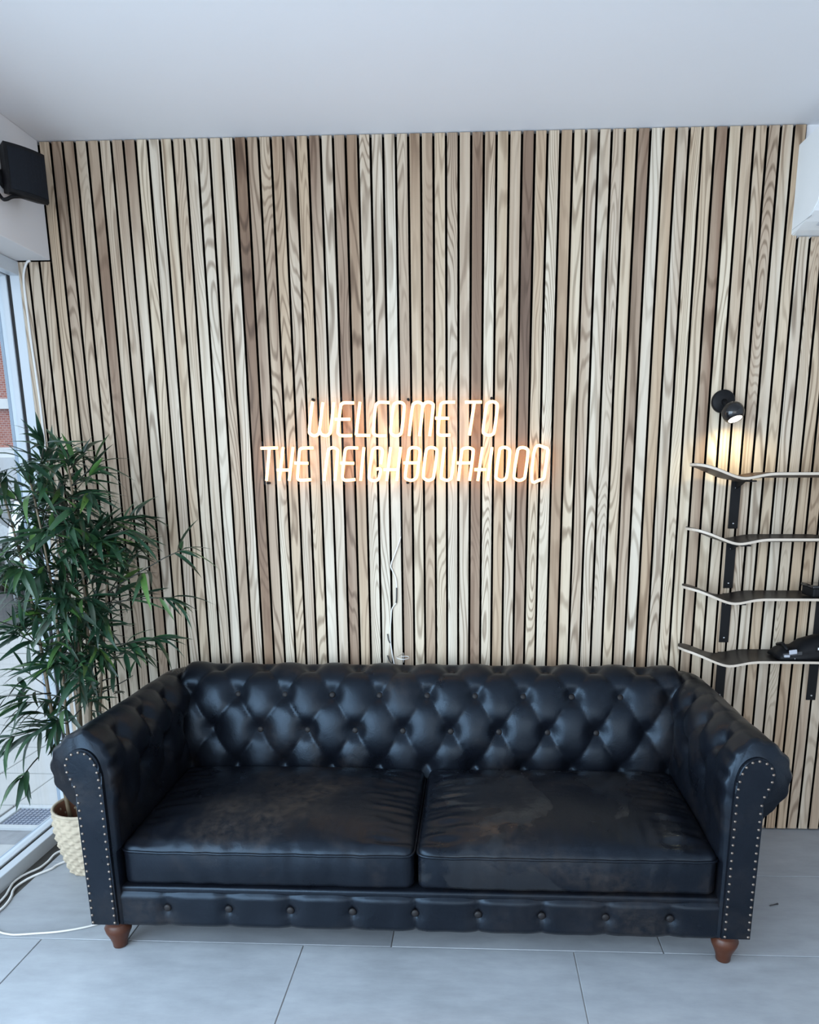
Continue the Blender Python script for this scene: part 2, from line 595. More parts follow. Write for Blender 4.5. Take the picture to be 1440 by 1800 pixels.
def build_ceiling_and_walls():
    c = box('ceiling', (-1.95, YB, H), (XR + 0.1, 0.14, H + 0.1), M['ceiling'])
    structure(c, 'plain white plaster ceiling')
    # deep lintel above the side glazing
    l = box('wall_left', (-1.95, YB, 2.338), (-1.646, -0.0005, H), M['plaster'], None, 0.003, 2)
    structure(l, 'white plastered lintel box above the side glazing')
    # thin surface wire along the lintel face
    r = box('wall_right', (XR, YB, -0.02), (XR + 0.1, 0.14, H), M['plaster'])
    structure(r, 'plain white side wall')
    # shopfront behind the camera: piers and header around a wide opening
    bm = bmesh.new()
    add_box(bm, (-1.95, YB - 0.1, 2.45), (XR + 0.1, YB, H))
    add_box(bm, (1.9, YB - 0.1, -0.02), (XR + 0.1, YB, 2.45))
    f = bm_obj('wall_front', bm, M['plaster'])
    structure(f, 'white shopfront wall around a wide glazed opening')
build_ceiling_and_walls()

def build_window():
    w = bpy.data.objects.new('window_1', None)
    w.location = (XL, 0, 0)
    COL.objects.link(w)
    structure(w, 'white framed full-height side glazing with black gasket line')
    zt = 2.337
    def bar(name, x0, x1, mat, z_sill, z_head, yj0, yj1):
        def part(nm, lo, hi):
            bm = bmesh.new()
            add_box(bm, lo, hi, 0.002, 1)
            o = bm_obj(nm, bm, mat)
            o.parent = w
            o.matrix_parent_inverse = Matrix.Translation(w.location).inverted()
            return o
        part(name + '_sill', (x0, YB, -0.05), (x1, yj0, z_sill))
        part(name + '_jamb', (x0, yj0, -0.05), (x1, yj1, zt))
        part(name + '_head', (x0, YB, z_head), (x1, yj0, zt))
        part(name + '_mullion', (x0, -3.05, z_sill), (x1, -2.98, z_head))
    bar('inner_frame', -1.815, -1.777, M['frame_white'], 0.046, 2.285, -0.002, 0.06)
    bar('gasket', -1.831, -1.815, M['gasket'], 0.040, 2.290, 0.004, 0.06)
    bar('outer_frame', -1.871, -1.831, M['frame_white'], 0.046, 2.285, -0.002, 0.06)
    bar('outer_edge', -1.886, -1.871, M['frame_edge'], 0.040, 2.30, -0.001, 0.06)
    p = box('pane', (-1.856, YB, 0.03), (-1.850, 0.02, 2.30), M['glass'])
    p.parent = w
    p.matrix_parent_inverse = Matrix.Translation(w.location).inverted()
build_window()

# ------------------------------------------------------------------ outside
def build_outside():
    base = box('pavement', (-4.9, -7.0, -0.20), (-1.95, 4.4, -0.042), M['paver_joint'])
    structure(base, 'pale paved footpath outside the side glazing')
    px, py = 0.311, 0.370
    for a in range(0, 9):
        for b in range(-3, 9):
            x1 = -1.906 - a * px
            x0 = x1 - px
            y0 = -0.189 + b * py
            if a == 0 and b in (0,):
                continue
            dz = random.uniform(-0.002, 0.002)
            box('paver', (x0 + 0.004, y0 + 0.004, -0.08), (x1 - 0.004, y0 + py - 0.004, -0.030 + dz), M['paver'], base, 0.003, 1)
    box('mortar_bed', (-2.213, -0.185, -0.08), (-1.91, 0.177, -0.036), M['mortar'], base)
    # the rest of the footpath, too far to tell the slabs apart
    box('far_paving', (-4.9, 3.16, -0.08), (-1.95, 4.4, -0.031), M['paver'], base)
    rd = box('road', (-40, -12, -0.40), (-4.9, 40, -0.15), M['asphalt'])
    structure(rd, 'grey asphalt street')
    far = box('ground', (-4.9, 4.4, -0.40), (20, 40, -0.15), M['asphalt'])
    structure(far, 'open ground behind the shop')

    d = thing('drain_cover', 'square iron drain cover set in the footpath outside the window', 'drain cover', (-2.065, 0.055, -0.05))
    bm = bmesh.new()
    for lo, hi in (((-.125, -.115, 0), (.125, -.085, .028)), ((-.125, .085, 0), (.125, .115, .028)), ((-.125, -.085, 0), (-.095, .085, .028)), ((.095, -.085, 0), (.125, .085, .028))):
        add_box(bm, lo, hi, 0.002, 1)
    bm_obj('rim', bm, M['kerb'], d)
    box('plate', (-.094, -.084, 0.004), (.094, .084, .018), M['iron'], d)
    bm = bmesh.new()
    for i in range(9):
        for j in range(8):
            x, y = -.085 + i * .0205, -.074 + j * .0205
            add_box(bm, (x, y, .018), (x + .012, y + .012, .023))
    st = bm_obj('stud_pattern', bm, M['iron'], d)
    st['kind'] = 'stuff'

    # parked white car: heading along (hx, hy)
    car = thing('car', 'white parked car with black tyres seen through the side glazing', 'car', (-5.59, 6.90, -0.15))
    car.rotation_euler = (0, 0, math.radians(128))
    prof = [(-1.95, .35), (-1.98, .62), (-1.85, .92), (-1.35, 1.02), (-0.75, 1.42), (0.75, 1.45), (1.45, 1.05), (1.95, .92), (2.02, .55), (1.98, .30)]
    V, F = [], []
    for s, in_ in ((-0.85, 1), (0.85, 1)):
        for x, z in prof:
            V.append((x, s * (1.0 if z < 1.05 else 0.82), z))
    n = len(prof)
    for k in range(n):
        l = (k + 1) % n
        F.append((k, l, n + l, n + k))
    F.append(tuple(range(n - 1, -1, -1)))
    F.append(tuple(range(n, 2 * n)))
    bm = bmesh.new()
    vs = [bm.verts.new(v) for v in V]
    for f in F:
        bm.faces.new([vs[i] for i in f])
    bmesh.ops.recalc_face_normals(bm, faces=bm.faces)
    bmesh.ops.bevel(bm, geom=list(bm.edges), offset=0.07, segments=3, affect='EDGES')
    bm_obj('body', bm, M['car_white'], car, True)
    for s in (-1, 1):
        side = [(-0.95, 1.06), (-0.62, 1.36), (0.66, 1.38), (1.18, 1.08)]
        yy = 0.80 * s
        mesh_obj('side_window', [(x, yy + s * (0.055 if z < 1.2 else -0.075), z) for x, z in side] + [(x, yy + s * (0.045 if z < 1.2 else -0.085), z) for x, z in side],
                 [(0, 1, 2, 3), (7, 6, 5, 4), (0, 4, 5, 1), (1, 5, 6, 2), (2, 6, 7, 3), (3, 7, 4, 0)], M['car_glass'], car)
        for x in (-1.25, 1.30):
            ax = Matrix.Rotation(math.radians(90), 3, 'X')
            wv = lathe('wheel', [(.20, -.09), (.29, -.10), (.315, -.06), (.315, .06), (.29, .10), (.20, .09)], M['rubber'], car, 28, (x, .80 * s, .315), ax)
            lathe('hub_cap', [(.205, -.085), (.19, -.095), (.06, -.10), (.06, .10), (.19, .095), (.205, .085)], M['rim'], wv, 20, (x, .80 * s, .315), ax)
        for x in (-1.25, 1.30):
            tubes('wheel_arch', [[(x + .37 * math.cos(a * math.pi / 10), .86 * s, .33 + .37 * math.sin(a * math.pi / 10)) for a in range(11)]], .03, M['rubber'], car)

    # brick building across the street
    b = thing('brick_building', 'red brick building with white window surrounds across the street', 'building', (-16, 18, -0.15))
    box('wall', (-12, 0, 0), (9, 6, 11), M['brick'], b)
    box('shopfront_band', (-12.05, -0.25, 0), (9.05, 0, 2.2), M['pale_render'], b)
    for z in (2.2, 3.55, 6.2, 9.0):
        box('string_course', (-12.05, -0.12, z), (9.05, 0.0, z + 0.28), M['trim_white'], b)
    k = 0
    for zz in (3.9, 6.7):
        for x in [-11 + 1.55 * q for q in range(13)]:
            f = box('window', (x, -0.14, zz), (x + 0.85, 0.0, zz + 1.7), M['trim_white'], b)
            box('glass_pane', (x + 0.1, -0.17, zz + 0.1), (x + 0.75, -0.13, zz + 0.78), M['far_glass'], f)
            box('glass_pane', (x + 0.1, -0.17, zz + 0.9), (x + 0.75, -0.13, zz + 1.6), M['far_glass'], f)
build_outside()

# ------------------------------------------------------------------ sofa
SX = -0.183           # sofa centre line
TW, TH = 0.187, 0.140 # tuft spacing along / up

def polyline_profile(pts, step=0.010):
    """dense, evenly spaced (n, z, length) samples with outward normals"""
    P = smooth_path([(p[0], p[1], 0) for p in pts], 14)
    L = [0.0]
    for a, b in zip(P, P[1:]):
        L.append(L[-1] + (b - a).length)
    out = []
    m = int(L[-1] / step)
    j = 0
    for i in range(m + 1):
        s = L[-1] * i / m
        while j < len(L) - 2 and L[j + 1] < s:
            j += 1
        f = (s - L[j]) / max(1e-9, L[j + 1] - L[j])
        out.append((P[j].lerp(P[j + 1], f), s))
    res = []
    for i, (p, s) in enumerate(out):
        t = out[min(i + 1, m)][0] - out[max(i - 1, 0)][0]
        t.normalize()
        res.append((p.x, p.y, s, -t.y, t.x))     # normal to the left of travel (towards the seat, then up and over)
    return res

def tuft(p, j, lo=-2.6, hi=2.6, h=0.015, dim=0.024):
    A, B = p + j / 2 + 0.5, p - j / 2 + 0.5
    puff = (abs(math.sin(math.pi * A)) * abs(math.sin(math.pi * B))) ** 0.42
    # distance to nearest button
    best = 9
    for jj in (math.floor(j), math.floor(j) + 1):
        o = 0.5 if jj % 2 == 0 else 0.0
        k = round(p - o) + o
        best = min(best, math.hypot((p - k) * TW, (j - jj) * TH))
    fade = sstep(lo, lo + 0.5, j) * (1 - sstep(hi - 0.6, hi, j))
    d = h * puff - dim * math.exp(-(best / 0.036) ** 2)
    return d * fade + h * 0.75 * (1 - fade)

BACK_PROF = [(0.0, 0.20), (0.0, 0.30), (0.0, 0.42), (0.010, 0.55), (0.040, 0.66), (0.085, 0.735), (0.165, 0.768), (0.245, 0.735), (0.283, 0.66), (0.268, 0.585), (0.235, 0.54), (0.232, 0.40), (0.232, 0.11)]
ARM_PROF = [(0.0, 0.11), (0.0, 0.24), (0.0, 0.42), (-0.004, 0.55), (-0.006, 0.63), (0.012, 0.70), (0.062, 0.748), (0.115, 0.735), (0.158, 0.690), (0.170, 0.630), (0.155, 0.575), (0.120, 0.535), (0.096, 0.49), (0.095, 0.30), (0.095, 0.11)]

def prof_len_at(prof, z):
    for a, b in zip(prof, prof[1:]):
        if a[1] <= z <= b[1]:
            f = (z - a[1]) / (b[1] - a[1])
            return a[2] + f * (b[2] - a[2])

def build_sofa():
    so = thing('chesterfield_sofa', 'black leather button-tufted chesterfield sofa with rolled arms against the slatted wall', 'sofa', (SX, -0.45, 0))
    inv = Matrix.Translation(so.location).inverted()
    def own(o, parent=so):
        o.parent = parent
        if parent is so:
            o.matrix_parent_inverse = inv
        return o
    Y0 = -0.335          # seat-side face of the backrest
    # ---- backrest
    bp = polyline_profile(BACK_PROF, 0.009)
    Lrow = prof_len_at(bp, 0.555)
    n_s = 250
    smax = 1.03
    V, F = [], []
    for i in range(n_s + 1):
        s = -smax + 2 * smax * i / n_s
        endf = sstep(smax, smax - 0.07, abs(s))
        for (n, z, L, nx, nz) in bp:
            d = tuft(s / TW, (L - Lrow) / TH) * (0.35 + 0.65 * endf)
            d += 0.004 * noise.noise(Vector((s * 9, L * 9, 3)))
            sh = 0.03 * (1 - endf)
            zz = z + nz * d
            V.append(Vector((SX + s, Y0 + (n + nx * d), max(0.11, zz - sh * sstep(0.5, 0.75, z)))))
    m = len(bp)
    for i in range(n_s):
        for k in range(m - 1):
            F.append((i * m + k, i * m + k + 1, (i + 1) * m + k + 1, (i + 1) * m + k))
    F.append(tuple(range(m)))
    F.append(tuple(range((n_s + 1) * m - 1, n_s * m - 1, -1)))
    back = own(mesh_obj('backrest', V, F, M['leather'], None, True))
    bmesh_data = []
    def button_at(pos, nrm, parent, r=0.0125):
        q = nrm.to_track_quat('Z', 'Y').to_matrix()
        prof = [(0.0005, -0.004), (r, -0.004), (r, 0.0015), (r * 0.85, 0.0042), (r * 0.45, 0.0058), (0.0005, 0.0062)]
        return lathe('button', prof, M['button'], parent, 12, pos, q)
    for j in (0, 1, 2):
        o = 0.5 if j % 2 == 0 else 0.0
        Lt = Lrow + j * TH
        (n, z, L, nx, nz) = min(bp, key=lambda q: abs(q[2] - Lt))
        for k in range(-5, 6):
            s = (k + o) * TW
            if abs(s) > 0.80:
                continue
            d = tuft(s / TW, j) + 0.003
            b = button_at(Vector((SX + s, Y0 + n + nx * d, z + nz * d)), Vector((0, nx, nz)), None)
            own(b, back)
    # ---- arms
    ap = polyline_profile(ARM_PROF, 0.009)
    Larm = prof_len_at(ap, 0.57)
    YF, YE = -0.930, -0.085
    for sgn in (-1, 1):
        V, F = [], []
        n_y = 110
        for i in range(n_y + 1):
            y = YF + (YE - YF) * i / n_y
            fr = sstep(YF + 0.16, YF + 0.04, y)          # front end: smooth with gathered pleats
            bk = sstep(YE - 0.10, YE, y)
            for (n, z, L, nx, nz) in ap:
                d = tuft((y + 0.60) / TW, (L - Larm) / TH, -1.0, 1.75, 0.014, 0.024)
                d = d * (1 - fr) + 0.012 * fr
                th = math.atan2(z - 0.645, n - 0.08)
                if z > 0.50 and n > -0.02:
                    d += 0.0035 * fr * sstep(YF + 0.10, YF, y) * math.cos(th * 11)
                d += 0.004 * noise.noise(Vector((y * 9, L * 9, 7 + sgn)))
                d -= 0.010 * sstep(YF + 0.018, YF, y)
                if L < Larm - 0.2:
                    d *= 0.3
                if n > 0.09 and z < 0.54:
                    d = 0.004
                zz = z + nz * d
                V.append(Vector((SX + sgn * (0.945 + n + nx * d), y, max(0.11, zz - 0.02 * bk))))
        m = len(ap)
        for i in range(n_y):
            for k in range(m - 1):
                q = (i * m + k, i * m + k + 1, (i + 1) * m + k + 1, (i + 1) * m + k)
                F.append(q if sgn < 0 else q[::-1])
        c0 = tuple(range(m))
        c1 = tuple(range((n_y + 1) * m - 1, n_y * m - 1, -1))
        F.append(c0)
        F.append(c1)
        me = bpy.data.meshes.new('armrest')
        me.from_pydata([tuple(v) for v in V], [], F)
        bm = bmesh.new()
        bm.from_mesh(me)
        bmesh.ops.recalc_face_normals(bm, faces=bm.faces)
        bm.to_mesh(me)
        bm.free()
        arm = own(link_mesh('armrest', me, M['leather_arm'], None, True))
        for j in (0, 1):
            o = 0.5 if j % 2 == 0 else 0.0
            Lt = Larm + j * TH
            (n, z, L, nx, nz) = min(ap, key=lambda q: abs(q[2] - Lt))
            for k in range(-3, 4):
                y = (k + o) * TW - 0.60
                if y < YF + 0.15 or y > -0.30:
                    continue
                d = tuft((y + 0.60) / TW, j, -1.0, 1.75, 0.014, 0.024) + 0.003
                b = button_at(Vector((SX + sgn * (0.945 + n + nx * d), y, z + nz * d)), Vector((sgn * nx, 0, nz)), None)
                own(b, arm)
        # facing panel with studs
        out = [(0.953, 0.113), (0.953, 0.40), (0.954, 0.60), (0.959, 0.648), (0.969, 0.680), (0.988, 0.702), (1.015, 0.711), (1.044, 0.702), (1.063, 0.683), (1.070, 0.655), (1.064, 0.626),
               (1.050, 0.592), (1.043, 0.555), (1.041, 0.40), (1.041, 0.113)]
        pth = [Vector((a, b, 0)) for a, b in out]
        dense = smooth_path(pth[1:-1], 4)
        dense = [pth[0]] + dense + [pth[-1]]
        bm = bmesh.new()
        vs = [bm.verts.new((SX + sgn * p.x, YF + 0.01, p.y)) for p in dense]
        f = bm.faces.new(vs)
        r = bmesh.ops.extrude_face_region(bm, geom=[f])
        vv = [e for e in r['geom'] if isinstance(e, bmesh.types.BMVert)]
        for v in vv:
            v.co.y = YF - 0.016
        ff = [e for e in r['geom'] if isinstance(e, bmesh.types.BMFace)]
        es = list({e for q in ff for e in q.edges})
        bmesh.ops.bevel(bm, geom=es, offset=0.006, segments=3, affect='EDGES')
        face = bm_obj('front_facing', bm, M['leather'], None, False)
        own(face)
        # studs: inset path
        ins = []
        D = [Vector((p.x, p.y)) for p in dense]
        cum = [0.0]
        for a, b in zip(D, D[1:]):
            cum.append(cum[-1] + (b - a).length)
        nn = int(cum[-1] / 0.0262)
        V2, F2 = [], []
        for q in range(nn + 1):
            L = 0.012 + (cum[-1] - 0.024) * q / nn
            j = max(x for x in range(len(cum) - 1) if cum[x] <= L)
            fct = (L - cum[j]) / (cum[j + 1] - cum[j])
            p = D[j].lerp(D[j + 1], fct)
            tg = (D[j + 1] - D[j]).normalized()
            p = p + Vector((tg.y, -tg.x)) * 0.0085
            base = len(V2)
            R = 0.0048
            rings = [(1.0, 0.0), (0.92, 0.4), (0.65, 0.75), (0.0, 0.95)]
            for rr, hh in rings[:-1]:
                for kk in range(8):
                    a = kk * math.pi / 4
                    V2.append((SX + sgn * p.x + R * rr * math.cos(a), YF - 0.0155 - R * hh, p.y + R * rr * math.sin(a)))
            V2.append((SX + sgn * p.x, YF - 0.0155 - R * 0.95, p.y))
            for g in range(2):
                for kk in range(8):
                    l = (kk + 1) % 8
                    F2.append((base + g * 8 + kk, base + g * 8 + l, base + (g + 1) * 8 + l, base + (g + 1) * 8 + kk))
            for kk in range(8):
                F2.append((base + 16 + kk, base + 16 + (kk + 1) % 8, base + 24))
        st = own(mesh_obj('stud_trim', V2, F2, M['nail'], None, True), face)
        st['kind'] = 'stuff'
    # ---- base rail with a row of buttons
    V, F = [], []
    nx_, nz_ = 190, 16
    for i in range(nx_ + 1):
        s = -0.955 + 1.91 * i / nx_
        for k in range(nz_ + 1):
            z = 0.098 + 0.124 * k / nz_
            u = s / 0.2
            du = abs(u - round(u)) * 0.2
            d = 0.016 * min(1.0, (du / 0.045)) ** 0.35 if abs(s) < 0.9 else 0.016
            d -= 0.012 * math.exp(-((du ** 2 + (z - 0.162) ** 2) / 0.018 ** 2)) if abs(s) < 0.9 else 0
            e = min(z - 0.098, 0.222 - z)
            d -= 0.012 * (1 - sstep(0, 0.014, e))
            d += 0.003 * noise.noise(Vector((s * 14, z * 10, 0)))
            V.append((SX + s, -0.912 - d, z))
    m = nz_ + 1
    for i in range(nx_):
        for k in range(nz_):
            F.append((i * m + k, (i + 1) * m + k, (i + 1) * m + k + 1, i * m + k + 1))
    rail = own(mesh_obj('front_rail', V, F, M['leather'], None, True))
    for k in range(-4, 5):
        b = button_at(Vector((SX + k * 0.2, -0.914, 0.162)), Vector((0, -1, 0)), None, 0.0125)
        own(b, rail)
    own(box('base_frame', (SX - 1.03, -0.905, 0.105), (SX + 1.03, -0.11, 0.216), M['leather'], None, 0.01))
    own(box('seat_deck', (SX - 0.95, -0.918, 0.214), (SX + 0.95, -0.33, 0.238), M['leather'], None, 0.008, 3, True))
    # ---- seat cushions
    def cushion(x0, x1, mat, seed):
        nx, ny, nz = 100, 70, 16
        y0, y1, z0, z1 = -0.908, -0.335, 0.238, 0.378
        R = 0.030
        idx, V, F = {}, [], []
        def vert(i, j, k):
            key = (i, j, k)
            if key in idx:
                return idx[key]
            p = Vector((x0 + (x1 - x0) * i / nx, y0 + (y1 - y0) * j / ny, z0 + (z1 - z0) * k / nz))
            lo, hi = Vector((x0 + R, y0 + R, z0 + R * 0.5)), Vector((x1 - R, y1 - R, z1 - R * 0.6))
            c = Vector([min(max(p[a], lo[a]), hi[a]) for a in range(3)])
            dd = p - c
            if dd.length > 1e-7:
                sc = Vector((R, R, R * 0.6))
                q = Vector((dd.x / sc.x, dd.y / sc.y, dd.z / sc.z))
                q.normalize()
                p = c + Vector((q.x * sc.x, q.y * sc.y, q.z * sc.z))
            u, v = (p.x - x0) / (x1 - x0), (p.y - y0) / (y1 - y0)
            crown = max(0, 1 - abs(2 * u - 1) ** 3.2) * max(0, 1 - abs(2 * v - 1) ** 3.2)
            if k > nz * 0.55:
                f = (k / nz - 0.55) / 0.45
                w = 0.045 * crown + 0.030 * v
                ex = min(u, 1 - u) * (x1 - x0)
                # sagging wrinkles running in from the ends and the front edge
                wr = noise.noise(Vector((p.x * 7 + seed, p.y * 34, 1))) * math.exp(-((ex - 0.09) / 0.07) ** 2) * 0.010
                wr += noise.noise(Vector((p.x * 30 + seed, p.y * 8, 5))) * math.exp(-((v - 0.12) / 0.13) ** 2) * 0.0045
                wr += noise.noise(Vector((p.x * 5, p.y * 5, seed))) * 0.008 * crown
                p.z += (w + wr) * f
            else:
                pass
            if j == 0 or v < 0.03:
                p.y -= 0.010 * math.sin(math.pi * min(1, max(0, (p.z - z0) / 0.14))) * (1 - abs(2 * u - 1) ** 6)
                p.y += 0.004 * noise.noise(Vector((p.x * 22, p.z * 6, seed + 9)))
            idx[key] = len(V)
            V.append(p)
            return idx[key]
        for i in range(nx):
            for j in range(ny):
                F.append((vert(i, j, nz), vert(i + 1, j, nz), vert(i + 1, j + 1, nz), vert(i, j + 1, nz)))
                F.append((vert(i, j, 0), vert(i, j + 1, 0), vert(i + 1, j + 1, 0), vert(i + 1, j, 0)))
            for k in range(nz):
                F.append((vert(i, 0, k), vert(i + 1, 0, k), vert(i + 1, 0, k + 1), vert(i, 0, k + 1)))
                F.append((vert(i + 1, ny, k), vert(i, ny, k), vert(i, ny, k + 1), vert(i + 1, ny, k + 1)))
        for j in range(ny):
            for k in range(nz):
                F.append((vert(0, j + 1, k), vert(0, j, k), vert(0, j, k + 1), vert(0, j + 1, k + 1)))
                F.append((vert(nx, j, k), vert(nx, j + 1, k), vert(nx, j + 1, k + 1), vert(nx, j, k + 1)))
        cu = own(mesh_obj('seat_cushion', V, F, mat, None, True))
        # piping around the top edge
        k = nz - 3
        loop = [V[idx[(i, 0, k)]] for i in range(nx + 1)] + [V[idx[(nx, j, k)]] for j in range(1, ny + 1)] \
            + [V[idx[(i, ny, k)]] for i in range(nx - 1, -1, -1)] + [V[idx[(0, j, k)]] for j in range(ny - 1, 0, -1)]
        cen = Vector(((x0 + x1) / 2, (y0 + y1) / 2, 0))
        loop = [p + Vector((0.0012 * (1 if p.x > cen.x else -1), 0.0012 * (1 if p.y > cen.y else -1), 0.004)) for p in loop[::2]]
        pp = tubes('piping', [loop], 0.0048, M['leather'], None, 6, True)
        own(pp, cu)
        return cu
    a = cushion(SX - 0.940, SX - 0.004, M['leather_cushion'], 2.0)
    a['label'] = 'seat cushion with brownish wear in its middle'
    b = cushion(SX + 0.008, SX + 0.940, M['leather_peeled'], 11.0)
    b['label'] = 'seat cushion with glossy peeled patches'
    # ---- turned feet
    for s, y in ((-0.985, -0.885), (0.985, -0.885), (-0.96, -0.16), (0.96, -0.16)):
        prof = [(0.018, 0.0), (0.022, 0.003), (0.024, 0.02), (0.031, 0.040), (0.040, 0.060), (0.043, 0.075), (0.036, 0.086), (0.034, 0.092), (0.040, 0.100), (0.040, 0.112)]
        own(lathe('foot', prof, M['mahogany'], None, 24, (SX + s, y, 0)))
build_sofa()

# ------------------------------------------------------------------ neon sign
# tube centre lines in millimetres from the point x = -0.30 m, z = 1.65 m on the wall
LETTERS = [
    ('w', [[(-339,155),(-356,50),(-352,33),(-337,26),(-322,32),(-316,46),(-298,152)],[(-315,44),(-308,31),(-290,26),(-277,33),(-271,48),(-255,152)]]),
    ('e', [[(-175,149),(-212,150),(-224,145),(-229,133),(-242,47),(-240,33),(-227,26),(-187,26)],[(-253,88),(-192,88)]]),
    ('l', [[(-152,153),(-171,27)],[(-171,27),(-115,26)]]),
    ('c', [[(-36,149),(-73,151),(-86,144),(-92,130),(-102,44),(-99,31),(-86,25),(-51,25)]]),
    ('o', [[(1,150),(-14,146),(-22,130),(-33,46),(-27,29),(-12,24),(3,29),(10,44),(21,127),(17,145),(1,150)]]),
    ('m', [[(39,23),(53,129),(60,145),(75,150),(88,145),(93,131),(80,22)],[(93,129),(101,145),(116,150),(131,144),(134,128),(120,22)]]),
    ('e', [[(220,149),(181,149),(168,144),(163,130),(153,43),(156,29),(168,25),(202,26)],[(142,90),(197,89)]]),
    ('t', [[(258,149),(324,149)],[(295,148),(276,24)]]),
    ('o', [[(364,150),(347,144),(341,129),(330,46),(335,30),(352,24),(367,28),(374,44),(384,127),(380,144),(364,150)]]),
    ('t', [[(-554,-21),(-485,-20)],[(-520,-23),(-538,-148)]]),
    ('h', [[(-464,-17),(-486,-148)],[(-424,-17),(-446,-148)],[(-494,-106),(-438,-106)]]),
    ('e', [[(-343,-21),(-383,-21),(-396,-26),(-400,-39),(-411,-127),(-409,-142),(-397,-146),(-357,-144)],[(-421,-79),(-366,-80)]]),
    ('n', [[(-305,-149),(-286,-41),(-279,-25),(-263,-20),(-249,-27),(-247,-42),(-261,-149)]]),
    ('e', [[(-164,-22),(-202,-21),(-214,-27),(-218,-42),(-230,-127),(-226,-143),(-215,-147),(-179,-144)],[(-237,-80),(-182,-81)]]),
    ('i', [[(-141,-19),(-158,-149)]]),
    ('g', [[(-76,-85),(-68,-40),(-72,-25),(-87,-21),(-103,-26),(-109,-42),(-123,-128),(-119,-144),(-104,-149),(-88,-144),(-81,-128),(-77,-104),(-94,-104)]]),
    ('h', [[(-35,-19),(-53,-150)],[(5,-19),(-13,-150)],[(-65,-106),(-10,-106)]]),
    ('b', [[(56,-21),(41,-26),(35,-43),(22,-126),(26,-142),(44,-148),(61,-142),(69,-126),(75,-81),(81,-43),(77,-26),(56,-21)],[(15,-80),(75,-80)]]),
    ('o', [[(126,-21),(111,-26),(104,-43),(94,-126),(99,-142),(114,-148),(130,-142),(136,-126),(148,-43),(143,-26),(126,-21)]]),
    ('u', [[(178,-20),(165,-127),(170,-142),(187,-148),(200,-143),(207,-127),(220,-20)]]),
    ('r', [[(233,-150),(245,-44),(250,-28),(270,-23),(287,-28),(291,-44),(277,-150)],[(226,-81),(283,-81)]]),
    ('h', [[(328,-21),(310,-151)],[(365,-21),(349,-151)],[(296,-107),(344,-107)]]),
    ('o', [[(413,-22),(398,-27),(393,-44),(382,-127),(388,-143),(404,-149),(418,-143),(425,-127),(435,-45),(430,-28),(413,-22)]]),
    ('o', [[(484,-23),(469,-28),(464,-45),(453,-127),(458,-143),(475,-149),(491,-143),(497,-128),(506,-45),(501,-28),(484,-23)]]),
    ('d', [[(534,-25),(573,-24),(582,-30),(583,-43),(573,-128),(568,-143),(554,-148),(524,-148),(534,-25)]]),
]

def build_sign():
    sg = thing('neon_sign', 'glowing orange-white neon sign reading WELCOME TO THE NEIGHBOURHOOD on clear acrylic', 'neon sign', (-0.30, 0, 1.65))
    YT = -0.034
    for nm, strokes in LETTERS:
        V, F = [], []
        for st in strokes:
            pts = [(a / 1000, YT, b / 1000) for a, b in st]
            closed = len(pts) > 4 and st[0] == st[-1]
            if closed:
                pts = smooth_path(pts[:-1], 5, True)
            elif len(pts) > 2:
                pts = smooth_path(pts, 5)
            v, f = tube_data(pts, 0.0060, 8, closed)
            o = len(V)
            V += v
            F += [tuple(i + o for i in q) for q in f]
        L = mesh_obj('letter', V, F, M['neon'], sg, True)
        L['label'] = 'glowing tube letter ' + nm.upper()
    out = [(-.360, .172), (.397, .172), (.399, .006), (.602, .004), (.606, -.164), (-.572, -.164), (-.562, .004), (-.362, .006)]
    bm = bmesh.new()
    vs = [bm.verts.new((x, -0.025, z)) for x, z in out]
    f = bm.faces.new(vs)
    r = bmesh.ops.extrude_face_region(bm, geom=[f])
    for e in r['geom']:
        if isinstance(e, bmesh.types.BMVert):
            e.co.y = -0.021
    bm_obj('acrylic_panel', bm, M['acrylic'], sg)
    for x, z in ((-.340, .164), (.036, .162), (.361, .164), (-.536, -.157), (.029, -.157), (.544, -.158)):
        lathe('standoff', [(.0005, -.030), (.0045, -.030), (.0052, -.027), (.0052, 0.0), (.0005, 0.0)], M['black'], sg, 10, (x, 0, z),
              Matrix.Rotation(math.radians(-90), 3, 'X'))
build_sign()

